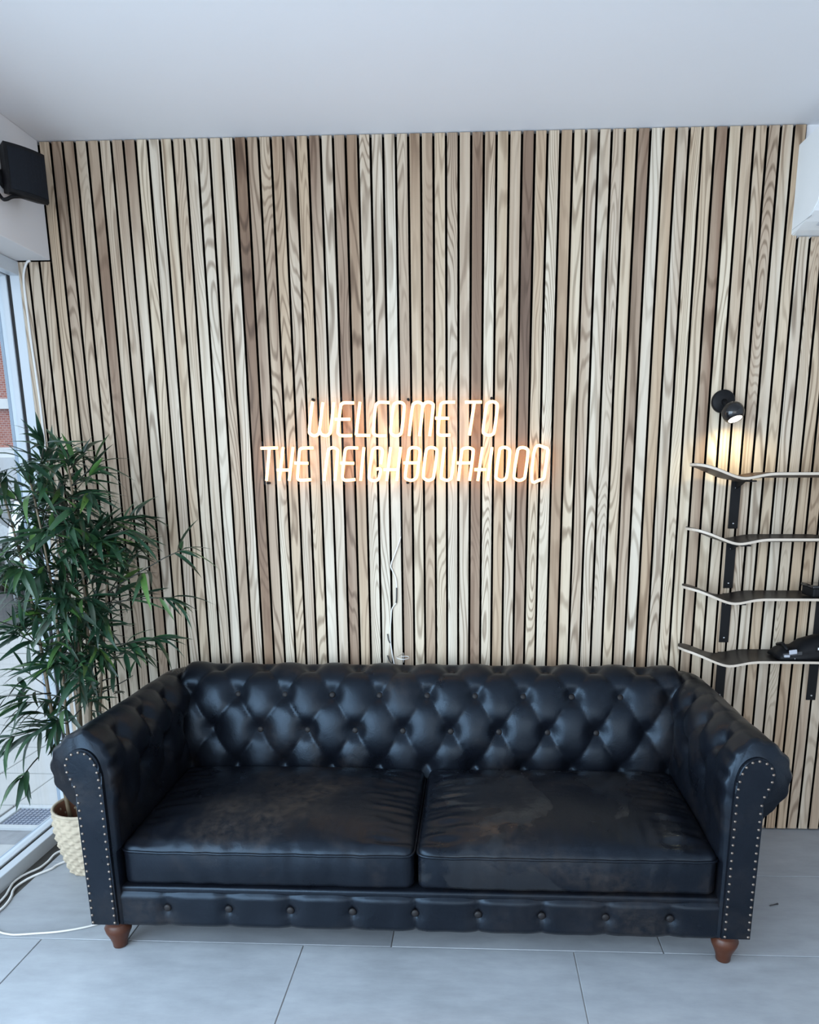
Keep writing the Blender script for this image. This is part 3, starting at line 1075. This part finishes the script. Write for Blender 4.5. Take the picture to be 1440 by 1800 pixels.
def build_cords():
    pts = [(-0.307, -.003, 1.60), (-.306, .006, 1.50), (-.306, .008, 1.30), (-.307, -.004, 1.265), (-.327, -.007, 1.21), (-.346, -.005, 1.159), (-.340, -.004, 1.136), (-.327, -.004, 1.104), (-.324, -.004, 1.065)]
    o = tubes('sign_cord', [smooth_path(pts, 5)], 0.0028, M['cord_white'], None, 6)
    tag(o, 'thin white cord wandering down the slats below the neon sign', 'cord')
    o2 = tubes('lower_tail', [smooth_path([(-.324, -.004, 1.065), (-.325, -.005, 1.025), (-.327, -.005, 1.001)], 5)], 0.003, M['cord_dark'], o, 6)
    o3 = tubes('loose_end', [smooth_path([(-.327, -.005, 1.001), (-.345, -.005, .976), (-.350, -.004, .936), (-.355, -.004, .862), (-.350, -.006, .80), (-.340, -.010, .74), (-.330, -.02, .70)], 5)], 0.0026, M['cord_white'], o, 6)
    p = tubes('splice_wire', [smooth_path([(-.366, -.004, .868), (-.362, -.010, .845), (-.356, -.008, .83)], 4), smooth_path([(-.368, -.006, .775), (-.360, -.012, .755), (-.345, -.010, .735)], 4)],
              0.0026, M['cord_dark'], o, 6)
    # small curl of wire on top of the backrest
    c = [(-.300, -.006, .745), (-.297, -.03, .790), (-.300, -.10, .803), (-.310, -.17, .808), (-.285, -.19, .806), (-.262, -.17, .806), (-.270, -.14, .806), (-.295, -.15, .807)]
    q = tubes('wire_curl', [smooth_path(c, 6)], 0.002, M['cord_clear'], None, 6)
    tag(q, 'thin pale wire curled on top of the sofa backrest', 'wire')
    l = [(-1.722, -.006, 2.336), (-1.735, -.008, 2.330), (-1.750, -.008, 2.300), (-1.757, -.007, 2.262), (-1.758, -.006, 2.19), (-1.756, -.006, 2.04), (-1.752, -.006, 1.916), (-1.749, -.006, 1.785), (-1.750, -.006, 1.60), (-1.752, -.006, 1.0), (-1.752, -.006, .02)]
    q = tubes('corner_cable', [smooth_path(l, 5)], 0.0045, M['cord_white'], None, 6)
    tag(q, 'white cable running down the slats beside the window jamb', 'cable')
    z = 0.0045
    A = [(-1.60, -.20, z), (-1.66, -.26, z), (-1.715, -.312, z), (-1.720, -.371, z - .006), (-1.727, -.418, z - .008), (-1.749, -.457, z - .008), (-1.762, -.490, z - .008), (-1.764, -.531, z - .008), (-1.752, -.573, z - .008), (-1.738, -.621, z - .008), (-1.734, -.70, z - .008), (-1.735, -.95, z - .008)]
    q = tubes('floor_cable', [smooth_path(A, 6)], 0.0046, M['cord_white'], None, 8)
    tag(q, 'white cable lying in the dark strip beside the window sill', 'cable')
    B = [(-1.56, -.27, z), (-1.600, -.33, z), (-1.656, -.399, z), (-1.668, -.437, z), (-1.694, -.472, z), (-1.719, -.505, z - .003), (-1.736, -.545, z - .008), (-1.730, -.583, z - .006), (-1.707, -.627, z), (-1.694, -.674, z), (-1.692, -.74, z), (-1.70, -1.0, z)]
    q = tubes('floor_cable', [smooth_path(B, 6)], 0.0046, M['cord_white'], None, 8)
    tag(q, 'white cable crossing the tile edge in front of the basket', 'cable')
    Cc = [(-1.75, -.70, z - .008), (-1.69, -.79, z), (-1.612, -.837, z), (-1.575, -.848, z), (-1.544, -.850, z), (-1.489, -.842, z), (-1.417, -.830, z), (-1.350, -.808, z), (-1.296, -.778, z), (-1.20, -.70, z), (-1.10, -.55, z)]
    q = tubes('floor_cable', [smooth_path(Cc, 6)], 0.0036, M['cord_clear'], None, 8)
    tag(q, 'pale cable curving across the tiles and under the sofa', 'cable')
build_cords()

# ------------------------------------------------------------------ loudspeaker under the ceiling
def build_speaker():
    sp = thing('loudspeaker', 'black wall loudspeaker angled off the white lintel box', 'speaker', (-1.60, -0.24, 2.545))
    # front face corners: left edge nearer the camera, right edge further into the room
    a, b = Vector((-1.592, -0.300)), Vector((-1.523, -0.185))
    nrm = Vector((b.y - a.y, -(b.x - a.x))).normalized()
    V, F = [], []
    cols = 9
    zt, zb = 2.632, 2.470
    loc = sp.location
    rings = []
    def ring(off, shrink, z0, z1, bulge):
        r = []
        for k in range(cols + 1):
            f = k / cols
            p = a.lerp(b, 0.5 + (f - 0.5) * shrink) + nrm * (off + bulge * (1 - (2 * f - 1) ** 2))
            r.append((p, z0, z1))
        return r
    sect = [ring(-0.105, 0.55, zb + .035, zt - .015, 0), ring(-0.06, 0.85, zb + .012, zt - .004, 0), ring(-0.012, 1.0, zb, zt, 0), ring(0.0, 0.985, zb + .004, zt - .004, .010)]
    for r in sect:
        for p, z0, z1 in r:
            V.append((p.x - loc.x, p.y - loc.y, z1 - loc.z))
        for p, z0, z1 in reversed(r):
            V.append((p.x - loc.x, p.y - loc.y, z0 - loc.z))
    m = 2 * (cols + 1)
    for s in range(len(sect) - 1):
        for k in range(m):
            l = (k + 1) % m
            F.append((s * m + k, s * m + l, (s + 1) * m + l, (s + 1) * m + k))
    F.append(tuple(range(m)))
    F.append(tuple(range(len(sect) * m - 1, (len(sect) - 1) * m - 1, -1)))
    me = bpy.data.meshes.new('cabinet')
    me.from_pydata(V, [], F)
    bm = bmesh.new()
    bm.from_mesh(me)
    bm_obj('cabinet', bm, M['black'], sp)
    V, F = [], []
    r = ring(0.003, 0.93, zb + .014, zt - .016, .010)
    for p, z0, z1 in r:
        V.append((p.x - loc.x, p.y - loc.y, z0 - loc.z))
        V.append((p.x - loc.x, p.y - loc.y, z1 - loc.z))
        q = p - nrm * 0.006
        V.append((q.x - loc.x, q.y - loc.y, z0 - loc.z))
        V.append((q.x - loc.x, q.y - loc.y, z1 - loc.z))
    for k in range(cols):
        o, n = 4 * k, 4 * k + 4
        F += [(o, n, n + 1, o + 1), (o + 2, o + 3, n + 3, n + 2), (o + 1, n + 1, n + 3, o + 3), (o, o + 2, n + 2, n)]
    F += [(0, 1, 3, 2), (4 * cols, 4 * cols + 2, 4 * cols + 3, 4 * cols + 1)]
    mesh_obj('grille', V, F, M['grille'], sp)
    br = [(-1.645, -.285, 2.475), (-1.628, -.29, 2.455), (-1.612, -.295, 2.452), (-1.595, -.28, 2.465), (-1.57, -.235, 2.478), (-1.545, -.20, 2.480)]
    tubes('bracket', [smooth_path([Vector(p) - loc for p in br], 5)], 0.006, M['black'], sp, 8)
    lathe('bracket_plate', [(.0005, 0), (.03, 0), (.03, .008), (.0005, .008)], M['black'], sp, 20, Vector((-1.646, -.25, 2.53)) - loc, Matrix.Rotation(math.radians(90), 3, 'Y'))
    tubes('bracket_arm', [[Vector((-1.642, -.25, 2.53)) - loc, Vector((-1.58, -.215, 2.54)) - loc]], 0.011, M['black'], sp, 10)
build_speaker()

# ------------------------------------------------------------------ air conditioner, top right
def build_ac():
    ac = thing('air_conditioner', 'white wall-mounted air conditioner above the slats near the ceiling', 'air conditioner', (1.16, 0, 2.381))
    prof = [(0.010, .304), (-.175, .300), (-.205, .288), (-.219, .255), (-.226, .17), (-.222, .095), (-.206, .052), (-.17, .030), (-.11, .014), (-.05, .004), (0.010, 0.0)]
    def extr(name, x0, x1, pr, mat, parent, bev=0.004):
        bm = bmesh.new()
        n = len(pr)
        A = [bm.verts.new((x0, y, z)) for y, z in pr]
        B = [bm.verts.new((x1, y, z)) for y, z in pr]
        for k in range(n):
            l = (k + 1) % n
            bm.faces.new((A[k], A[l], B[l], B[k]))
        bm.faces.new(A[::-1])
        e2 = bm.faces.new(B)
        if bev:
            es = [e for e in bm.edges if abs(e.verts[0].co.x - e.verts[1].co.x) < 1e-6]
            bmesh.ops.bevel(bm, geom=es, offset=bev, segments=2, affect='EDGES')
        return bm_obj(name, bm, mat, parent)
    extr('body', 0.0, 0.86, prof, M['ac_white'], ac)
    extr('louver', 0.06, 0.80, [(-.205, .046), (-.09, .004), (-.092, -.002), (-.212, .040)], M['ac_white'], ac, 0)
    extr('outlet', 0.05, 0.81, [(-.214, .062), (-.20, .060), (-.085, .016), (-.09, .006)], M['ac_grey'], ac, 0)
    box('seam', (-0.0006, -.16, .018), (0.002, -.005, .0195), M['ac_grey'], ac)
build_ac()

# ------------------------------------------------------------------ ball spotlight
def build_lamp():
    lp = thing('wall_spotlight', 'black ball-shaped wall spotlight shining down above the top skateboard shelf', 'wall lamp', (0.955, 0, 1.797))
    rx = Matrix.Rotation(math.radians(90), 3, 'X')
    lathe('wall_plate', [(.0005, 0), (.0435, 0), (.0435, .016), (.040, .020), (.0005, .021)], M['black'], lp, 36, (0, 0, 0), rx)
    c = Vector((0.014, -0.088, -0.047))
    tubes('arm', [[(0, -.018, 0), (0.005, -.045, -.02), c * 0.8]], 0.011, M['black'], lp, 12)
    d = Vector((0.20, -0.42, -0.86)).normalized()
    q = d.to_track_quat('Z', 'Y').to_matrix()
    R = 0.041
    prof = []
    for k in range(15):
        a = math.pi - (math.pi - math.radians(42)) * k / 14
        prof.append((max(0.0005, R * math.sin(a)), R * math.cos(a)))
    prof += [(R * math.sin(math.radians(42)) - .002, R * math.cos(math.radians(42)) - .001), (R * math.sin(math.radians(42)) - .003, .026)]
    ball = lathe('shade', prof, M['gloss_black'], lp, 32, c, q, False)
    zf = R * math.cos(math.radians(42))
    rf = R * math.sin(math.radians(42)) - .002
    lathe('diffuser', [(.0005, .022), (rf, .022), (rf, zf - .002), (rf * .6, zf + .003), (.0005, zf + .005)], M['lamp_face'], lp, 28, c, q)
    ld = bpy.data.lights.new('spot', 'SPOT')
    ld.energy = 3.4
    ld.color = (1.0, 0.87, 0.52)
    ld.spot_size = math.radians(150)
    ld.spot_blend = 1.0
    ld.shadow_soft_size = 0.02
    lo = bpy.data.objects.new('lamp_light', ld)
    lo.location = c + d * 0.045
    lo.rotation_euler = Vector((0.08, 0.30, -1)).to_track_quat('-Z', 'Y').to_euler()
    COL.objects.link(lo)
    lo.parent = lp
build_lamp()

# ------------------------------------------------------------------ skateboard shelves
def build_shelves():
    data = [(1.524, 'brown-edged skateboard deck shelf directly under the wall spotlight', 'deck_brown'),
            (1.283, 'black skateboard deck shelf, second below the wall spotlight, empty at its nose', 'deck_black'),
            (1.056, 'black skateboard deck shelf carrying a black lidded box', 'deck_black'),
            (0.810, 'lowest black skateboard deck shelf carrying a black padded guard', 'deck_black')]
    Lx, hw, T = 0.80, 0.096, 0.0095
    Xn = 0.815
    yc = -0.112
    nx, ny = 64, 12
    for idx, (zf, lab, topm) in enumerate(data):
        sh = thing('skateboard_shelf', lab, 'shelf', (Xn, 0, zf))
        def zsurf(x, v):
            e = min(x, Lx - x)
            kick = 0.045 * (sstep(0.185, 0.0, e) ** 1.15)
            dip = -0.010 * math.exp(-((e - 0.185) / 0.055) ** 2)
            conc = 0.010 * v * v * sstep(0.10, 0.30, e)
            return kick + dip + conc - 0.006
        def half(e):
            if e >= 0.13:
                return hw
            return hw * math.sqrt(max(0.0, 1 - ((0.13 - e) / 0.13) ** 2.3))
        def grid(off):
            return [[Vector((Lx * i / nx, yc + v * half(min(Lx * i / nx, Lx - Lx * i / nx)), zsurf(Lx * i / nx, v) + off)) for v in [-1 + 2 * k / ny for k in range(ny + 1)]] for i in range(nx + 1)]
        def slab(name, z0, z1, side, top, bot, parent):
            G0, G1 = grid(z0), grid(z1)
            V = [p for r in G0 for p in r] + [p for r in G1 for p in r]
            N = (nx + 1) * (ny + 1)
            F, mi = [], []
            for i in range(nx):
                for k in range(ny):
                    a = i * (ny + 1) + k
                    b = a + ny + 1
                    F.append((a, a + 1, b + 1, b)); mi.append(2)
                    F.append((N + a, N + b, N + b + 1, N + a + 1)); mi.append(1)
                for k in (0, ny):
                    a = i * (ny + 1) + k
                    b = a + ny + 1
                    F.append((a, b, N + b, N + a) if k == 0 else (b, a, N + a, N + b)); mi.append(0)
            return mesh_obj(name, V, F, [side, top, bot], parent, False, mi)
        slab('deck', -T, 0.0, M['ply'], M[topm], M['deck_brown' if idx == 0 else 'deck_black'], sh)
        slab('grip_tape', 0.0003, 0.0013, M['deck_black'], M[topm], M['deck_black'], sh)
        for xb in (1.032, 1.411):
            bm = bmesh.new()
            add_box(bm, (xb - .019 - Xn, -.005, -.215), (xb + .019 - Xn, 0.0, -.010), 0.001, 1)
            add_box(bm, (xb - .019 - Xn, -.165, -.030), (xb + .019 - Xn, 0.0, -.024), 0.001, 1)
            # tapering gusset below the arm
            vs = [bm.verts.new(p) for p in ((xb - .003 - Xn, -.004, -.03), (xb - .003 - Xn, -.10, -.03), (xb - .003 - Xn, -.004, -.06), (xb + .003 - Xn, -.004, -.03), (xb + .003 - Xn, -.10, -.03), (xb + .003 - Xn, -.004, -.06))]
            for f in ((0, 1, 2), (5, 4, 3), (0, 3, 4, 1), (1, 4, 5, 2), (2, 5, 3, 0)):
                bm.faces.new([vs[i] for i in f])
            br = bm_obj('bracket', bm, M['black'], sh)
            for zz in (-.055, -.195):
                lathe('screw', [(.0045, .004), (.0045, .006), (.003, .0085), (.0005, .009)], M['steel'], br, 10, (xb - Xn, 0, zz), Matrix.Rotation(math.radians(90), 3, 'X'))
build_shelves()

def build_shelf_items():
    b = thing('lidded_box', 'small black lidded box on the third skateboard shelf', 'box', (1.40, -0.125, 1.058))
    box('body', (-.105, -.05, 0.0), (.105, .05, .036), M['black'], b, .005)
    box('lid', (-.110, -.054, .033), (.110, .054, .047), M['gloss_black'], b, .005)
    g = thing('protective_guard', 'black padded guard with grey buckle strap and small white print on lowest skateboard shelf', 'guard', (1.19, -0.125, 0.812))
    prof = [(0.0, .000), (.004, .022), (.018, .040), (.040, .047), (.070, .048), (.082, .058), (.098, .072), (.125, .081), (.155, .090), (.185, .092), (.215, .084), (.235, .060), (.240, .020), (.236, .0)]
    bm = bmesh.new()
    rows = []
    ny = 10
    for k in range(ny + 1):
        v = -1 + 2 * k / ny
        sc = (1 - abs(v) ** 3.0 * 0.45)
        rows.append([bm.verts.new((x + .002 * math.sin(v * 5 + x * 40), v * .060, z * sc)) for x, z in prof])
    for k in range(ny):
        for i in range(len(prof) - 1):
            bm.faces.new((rows[k][i], rows[k][i + 1], rows[k + 1][i + 1], rows[k + 1][i]))
        bm.faces.new((rows[k][-1], rows[k][0], rows[k + 1][0], rows[k + 1][-1]))
    bm.faces.new(rows[0])
    bm.faces.new(rows[-1][::-1])
    bm_obj('shell', bm, M['black'], g, True)
    tubes('rib', [[(.030, -.05, .040), (.030, .0, .056), (.030, .05, .040)]], .006, M['black'], g, 8)
    st = box('strap', (.012, -.0655, .012), (.085, -.060, .026), M['cord_dark'], g, .002)
    st.rotation_euler = (0, math.radians(-8), 0)
    bk = box('buckle', (.034, -.0715, .020), (.064, -.064, .038), M['buckle'], g, .003)
    bk.rotation_euler = (0, math.radians(-8), 0)
    box('buckle_tongue', (.012, -.070, .014), (.034, -.065, .024), M['buckle'], g, .002)
    lathe('rivet', [(.0005, -.003), (.003, -.003), (.003, .0), (.0005, .002)], M['steel'], g, 10, (.055, -.066, .008), Matrix.Rotation(math.radians(90), 3, 'X'))
    tg = box('name_tag', (.135, -.0625, .036), (.200, -.0585, .058), M['black'], g, .001)
    x = .140
    for w, h in ((.008, .009), (.007, .009), (.008, .009), (.006, .009), (.008, .009)):
        box('print_mark', (x, -.0632, .043), (x + w * .82, -.0624, .043 + h), M['print_white'], tg)
        x += w
    box('green_patch', (.186, -.0634, .040), (.198, -.0624, .058), M['print_green'], tg)
build_shelf_items()

# ------------------------------------------------------------------ basket and bamboo
BX, BY = -1.516, -0.392
def build_basket():
    bk = thing('woven_basket', 'pale woven seagrass basket planter between the sofa arm and the window', 'basket', (BX, BY, 0))
    Hh = 0.262
    def rad(t):
        return 0.088 + 0.040 * math.sin(min(1.0, t * 1.15) * math.pi / 2) - 0.004 * max(0, t - 0.8) * 5
    nth, rows = 176, 16
    per = 5
    V, F = [], []
    nz = rows * per
    for k in range(nz + 1):
        t = k / nz
        row = min(rows - 1, int(t * rows))
        fz = t * rows - row
        for i in range(nth):
            th = 2 * math.pi * i / nth
            ph = th * 16 + (math.pi if row % 2 else 0)
            bump = max(0.0, math.sin(ph)) ** 0.7 * math.sin(math.pi * min(1, max(0, fz))) ** 0.7
            r = rad(t) + 0.007 * bump - 0.002 + 0.0015 * noise.noise(Vector((th * 9, t * 20, 0)))
            V.append((r * math.cos(th), r * math.sin(th), Hh * t * 0.99))
    for k in range(nz):
        for i in range(nth):
            l = (i + 1) % nth
            F.append((k * nth + i, k * nth + l, (k + 1) * nth + l, (k + 1) * nth + i))
    F.append(tuple(range(nth - 1, -1, -1)))
    mesh_obj('weave', V, F, M['seagrass'], bk, True)
    ring = [(rad(1.0) * math.cos(a * math.pi / 24), rad(1.0) * math.sin(a * math.pi / 24), Hh) for a in range(48)]
    tubes('rim', [ring], 0.006, M['seagrass'], bk, 8, True)
    lathe('lining', [(0.070, 0.012), (0.106, 0.13), (0.1185, 0.260), (0.1155, 0.260), (0.103, 0.13), (0.067, 0.014)], M['basket_inside'], bk, 40, (0, 0, 0), None, False)
    # pale beads in place of light coming through gaps in the weave
    V, F = [], []
    rr = random.Random(3)
    bm = bmesh.new()
    for row, z in enumerate((.190, .214, .238)):
        for i in range(16):
            a = 2 * math.pi * (i + .5 * (row % 2)) / 16
            c = Vector(((.1025 + (z - .13) * .095) * math.cos(a), (.1025 + (z - .13) * .095) * math.sin(a), z))
            res = bmesh.ops.create_uvsphere(bm, u_segments=6, v_segments=4, radius=.006)
            for v in res['verts']:
                v.co = Vector((v.co.x * .6, v.co.y * .6, v.co.z)) + c
    s = bm_obj('lit_gaps', bm, M['seagrass'], bk, True)
    s['kind'] = 'stuff'
    lathe('filling', [(0.0005, .150), (.06, .152), (.102, .145), (.08, .05), (.0005, .05)], M['soil'], bk, 30, (0, 0, 0), None, False)
build_basket()

def leaf_mesh(name, L, w, droop, fold, twist):
    n = 6
    V, F = [], []
    for i in range(n + 1):
        t = i / n
        ww = w * (math.sin(math.pi * min(1, t * 0.92 + 0.08)) ** 0.8) * (1 - 0.35 * t) if i < n else 0.0004
        if i == 0:
            ww = w * 0.10
        y = L * t
        z = -droop * L * t * t
        a = twist * t
        for s in (-1, 0, 1):
            x = s * ww
            zz = z + abs(s) * fold * ww
            V.append((x * math.cos(a), y, zz + x * math.sin(a)))
    for i in range(n):
        a, b = 3 * i, 3 * i + 3
        F += [(a, a + 1, b + 1, b), (a + 1, a + 2, b + 2, b + 1)]
    me = bpy.data.meshes.new(name)
    me.from_pydata(V, [], F)
    for p in me.polygons:
        p.use_smooth = True
    return me

def build_bamboo():
    rr = random.Random(21)
    pl = thing('artificial_bamboo', 'tall leafy dark green artificial bamboo standing in the woven basket', 'plant', (BX, BY, 0.15))
    base = pl.location
    canes = [((-.035, -.02), (-.165, -.05), 1.56, .0085), ((.010, -.04), (-.02, -.10), 1.50, .0075), ((.035, .0), (.085, -.02), 1.60, .008), ((.045, .03), (.145, .05), 1.36, .007),
             ((-.01, .035), (-.06, .10), 1.62, .0075), ((.0, .0), (.03, .03), 1.45, .0065)]
    V, F = [], []
    paths = []
    for (b0, b1, h, r) in canes:
        pts, rads = [], []
        n = 26
        for i in range(n + 1):
            t = i / n
            x = BX + b0[0] + (b1[0] - b0[0]) * t + 0.015 * math.sin(t * 5 + h * 7)
            y = BY + b0[1] + (b1[1] - b0[1]) * t + 0.012 * math.sin(t * 4 + h * 3)
            z = 0.15 + (h - 0.15) * t
            pts.append(Vector((x, y, z)))
            rads.append(r * (1 - 0.62 * t) * (1.18 if i % 4 == 0 else 1.0))
        paths.append(pts)
        c = tubes('cane', [[p - base for p in pts]], rads, M['cane'], pl, 8)
    leaves, twigs = [], []
    def add_leaf(p, d, L, roll=None):
        d = d.normalized()
        up = Vector((0, 0, 1))
        x = d.cross(up)
        if x.length < 0.05:
            x = Vector((1, 0, 0))
        x.normalize()
        z = x.cross(d).normalized()
        m = Matrix((x, d, z)).transposed()
        m = m @ Matrix.Rotation(rr.uniform(-.7, .7) if roll is None else roll, 3, 'Y')
        tip = p + m @ Vector((0, L * .9, -L * .3))
        if tip.x < -1.755 or tip.y > -0.035 or p.x < -1.75:
            return
        if tip.x > -1.33 and tip.z < 0.80 and tip.y < -0.05:
            return
        leaves.append((p, m, L))
    def spray(p, d, n, spread=0.9):
        """fan of leaves at the end of a twig"""
        d = d.normalized()
        for k in range(n):
            a = rr.uniform(0, 2 * math.pi)
            e = rr.uniform(0.25, spread)
            o = d.orthogonal().normalized()
            o = Matrix.Rotation(a, 3, d) @ o
            q = d * math.cos(e) + o * math.sin(e)
            q.z -= rr.uniform(0.0, 0.5)
            add_leaf(p - d * rr.uniform(0, .05), q, rr.uniform(.085, .150))
    def branch(p, d, L, n):
        pts = [p]
        q = p.copy()
        dd = d.normalized()
        for k in range(4):
            dd = (dd + Vector((rr.uniform(-.15, .15), rr.uniform(-.15, .15), rr.uniform(-.10, .12)))).normalized()
            q = q + dd * (L / 4)
            q.x = max(q.x, -1.735)
            q.y = min(q.y, -0.05)
            pts.append(q.copy())
        twigs.append(pts)
        spray(pts[-1], dd, n)
        if L > .13:
            spray(pts[2], (dd + Vector((rr.uniform(-.8, .8), rr.uniform(-.8, .8), .2))), max(3, n - 3))
    for ci, pts in enumerate(paths):
        top = pts[-1].z
        z = 0.50 + 0.07 * ci
        while z < top:
            i = min(range(len(pts)), key=lambda k: abs(pts[k].z - z))
            p = pts[i]
            a = rr.uniform(0, 2 * math.pi)
            wide = 1.0 if z > 0.70 else 0.55
            L = rr.uniform(.07, .24) * wide * (1.0 if z < top - .25 else .65)
            d = Vector((math.cos(a), math.sin(a) * 0.9 - 0.12, rr.uniform(0.15, 0.75)))
            if math.cos(a) < -0.3:
                L *= 0.75
            branch(p.copy(), d, L, rr.randint(6, 9))
            z += rr.uniform(.026, .052)
        spray(pts[-1], Vector((rr.uniform(-.3, .3), rr.uniform(-.4, .2), 1)), 9, 1.2)
    # the long side shoots reaching out over the sofa arm
    for p, d, L in (((-1.36, -.37, 1.10), (.75, -.05, .45), .36), ((-1.38, -.39, 1.06), (.9, -.1, .12), .27), ((-1.40, -.40, .90), (.9, -.15, .12), .26), ((-1.42, -.45, 1.28), (.8, -.2, .35), .22),
                    ((-1.50, -.47, 1.40), (-.6, -.5, .5), .20), ((-1.55, -.50, .98), (-.5, -.6, .3), .18), ((-1.58, -.52, .62), (-.3, -.7, .05), .14), ((-1.62, -.50, .50), (-.1, -.7, -.15), .12),
                    ((-1.56, -.47, .74), (-.35, -.7, .2), .18), ((-1.5, -.46, 1.18), (-.2, -.8, .4), .18), ((-1.44, -.45, .78), (.3, -.8, .2), .18), ((-1.52, -.46, 1.50), (.5, -.4, .6), .2)):
        branch(Vector(p), Vector(d), L, 8)
    tw = []
    V, F = [], []
    for t in twigs:
        v, f = tube_data([p - base for p in t], [.0028, .0025, .0022, .002, .0015], 5)
        o = len(V)
        V += v
        F += [tuple(i + o for i in q) for q in f]
    s = mesh_obj('twigs', V, F, M['twig'], pl, True)
    s['kind'] = 'stuff'
    kinds = [leaf_mesh('leaf', .12, .0100, .25, .35, .2), leaf_mesh('leaf', .12, .0118, .45, .30, -.3), leaf_mesh('leaf', .12, .0088, .12, .45, .5), leaf_mesh('leaf', .12, .0110, .65, .30, .1)]
    for k in kinds:
        k.materials.append(M['leaf'])
    leaves.sort(key=lambda q: (q[0] - CAM_LOC).length - 1.2 * q[2])
    V, F = [], []
    for i, (p, m, L) in enumerate(leaves):
        me = kinds[rr.randrange(4)]
        mm = (m * (L / .12)).to_4x4()
        mm.translation = p - base
        if i < 300:
            o = bpy.data.objects.new('leaf', me)
            COL.objects.link(o)
            o.parent = pl
            o.matrix_local = mm
        else:
            o = len(V)
            V += [mm @ v.co for v in me.vertices]
            F += [tuple(o + j for j in q.vertices) for q in me.polygons]
    s = mesh_obj('foliage', V, F, M['leaf_far'], pl, True)
    s['kind'] = 'stuff'
    print('LEAVES', len(leaves))
build_bamboo()

# ------------------------------------------------------------------ loose screw on the tiles
def build_floor_bits():
    sc = thing('loose_screw', 'small dark screw lying on the tiles beside the sofa', 'screw', (1.084, -0.578, 0.0035))
    ax = Matrix.Rotation(math.radians(90), 3, 'Y')
    rz = Matrix.Rotation(math.radians(20), 3, 'Z')
    lathe('shank', [(.0005, -.019), (.0020, -.014), (.0022, .016)], M['cord_dark'], sc, 8, (0, 0, 0), rz @ ax)
    lathe('head', [(.0022, .014), (.0036, .0175), (.0036, .0190), (.0005, .0190)], M['cord_dark'], sc, 10, (0, 0, 0), rz @ ax)
build_floor_bits()
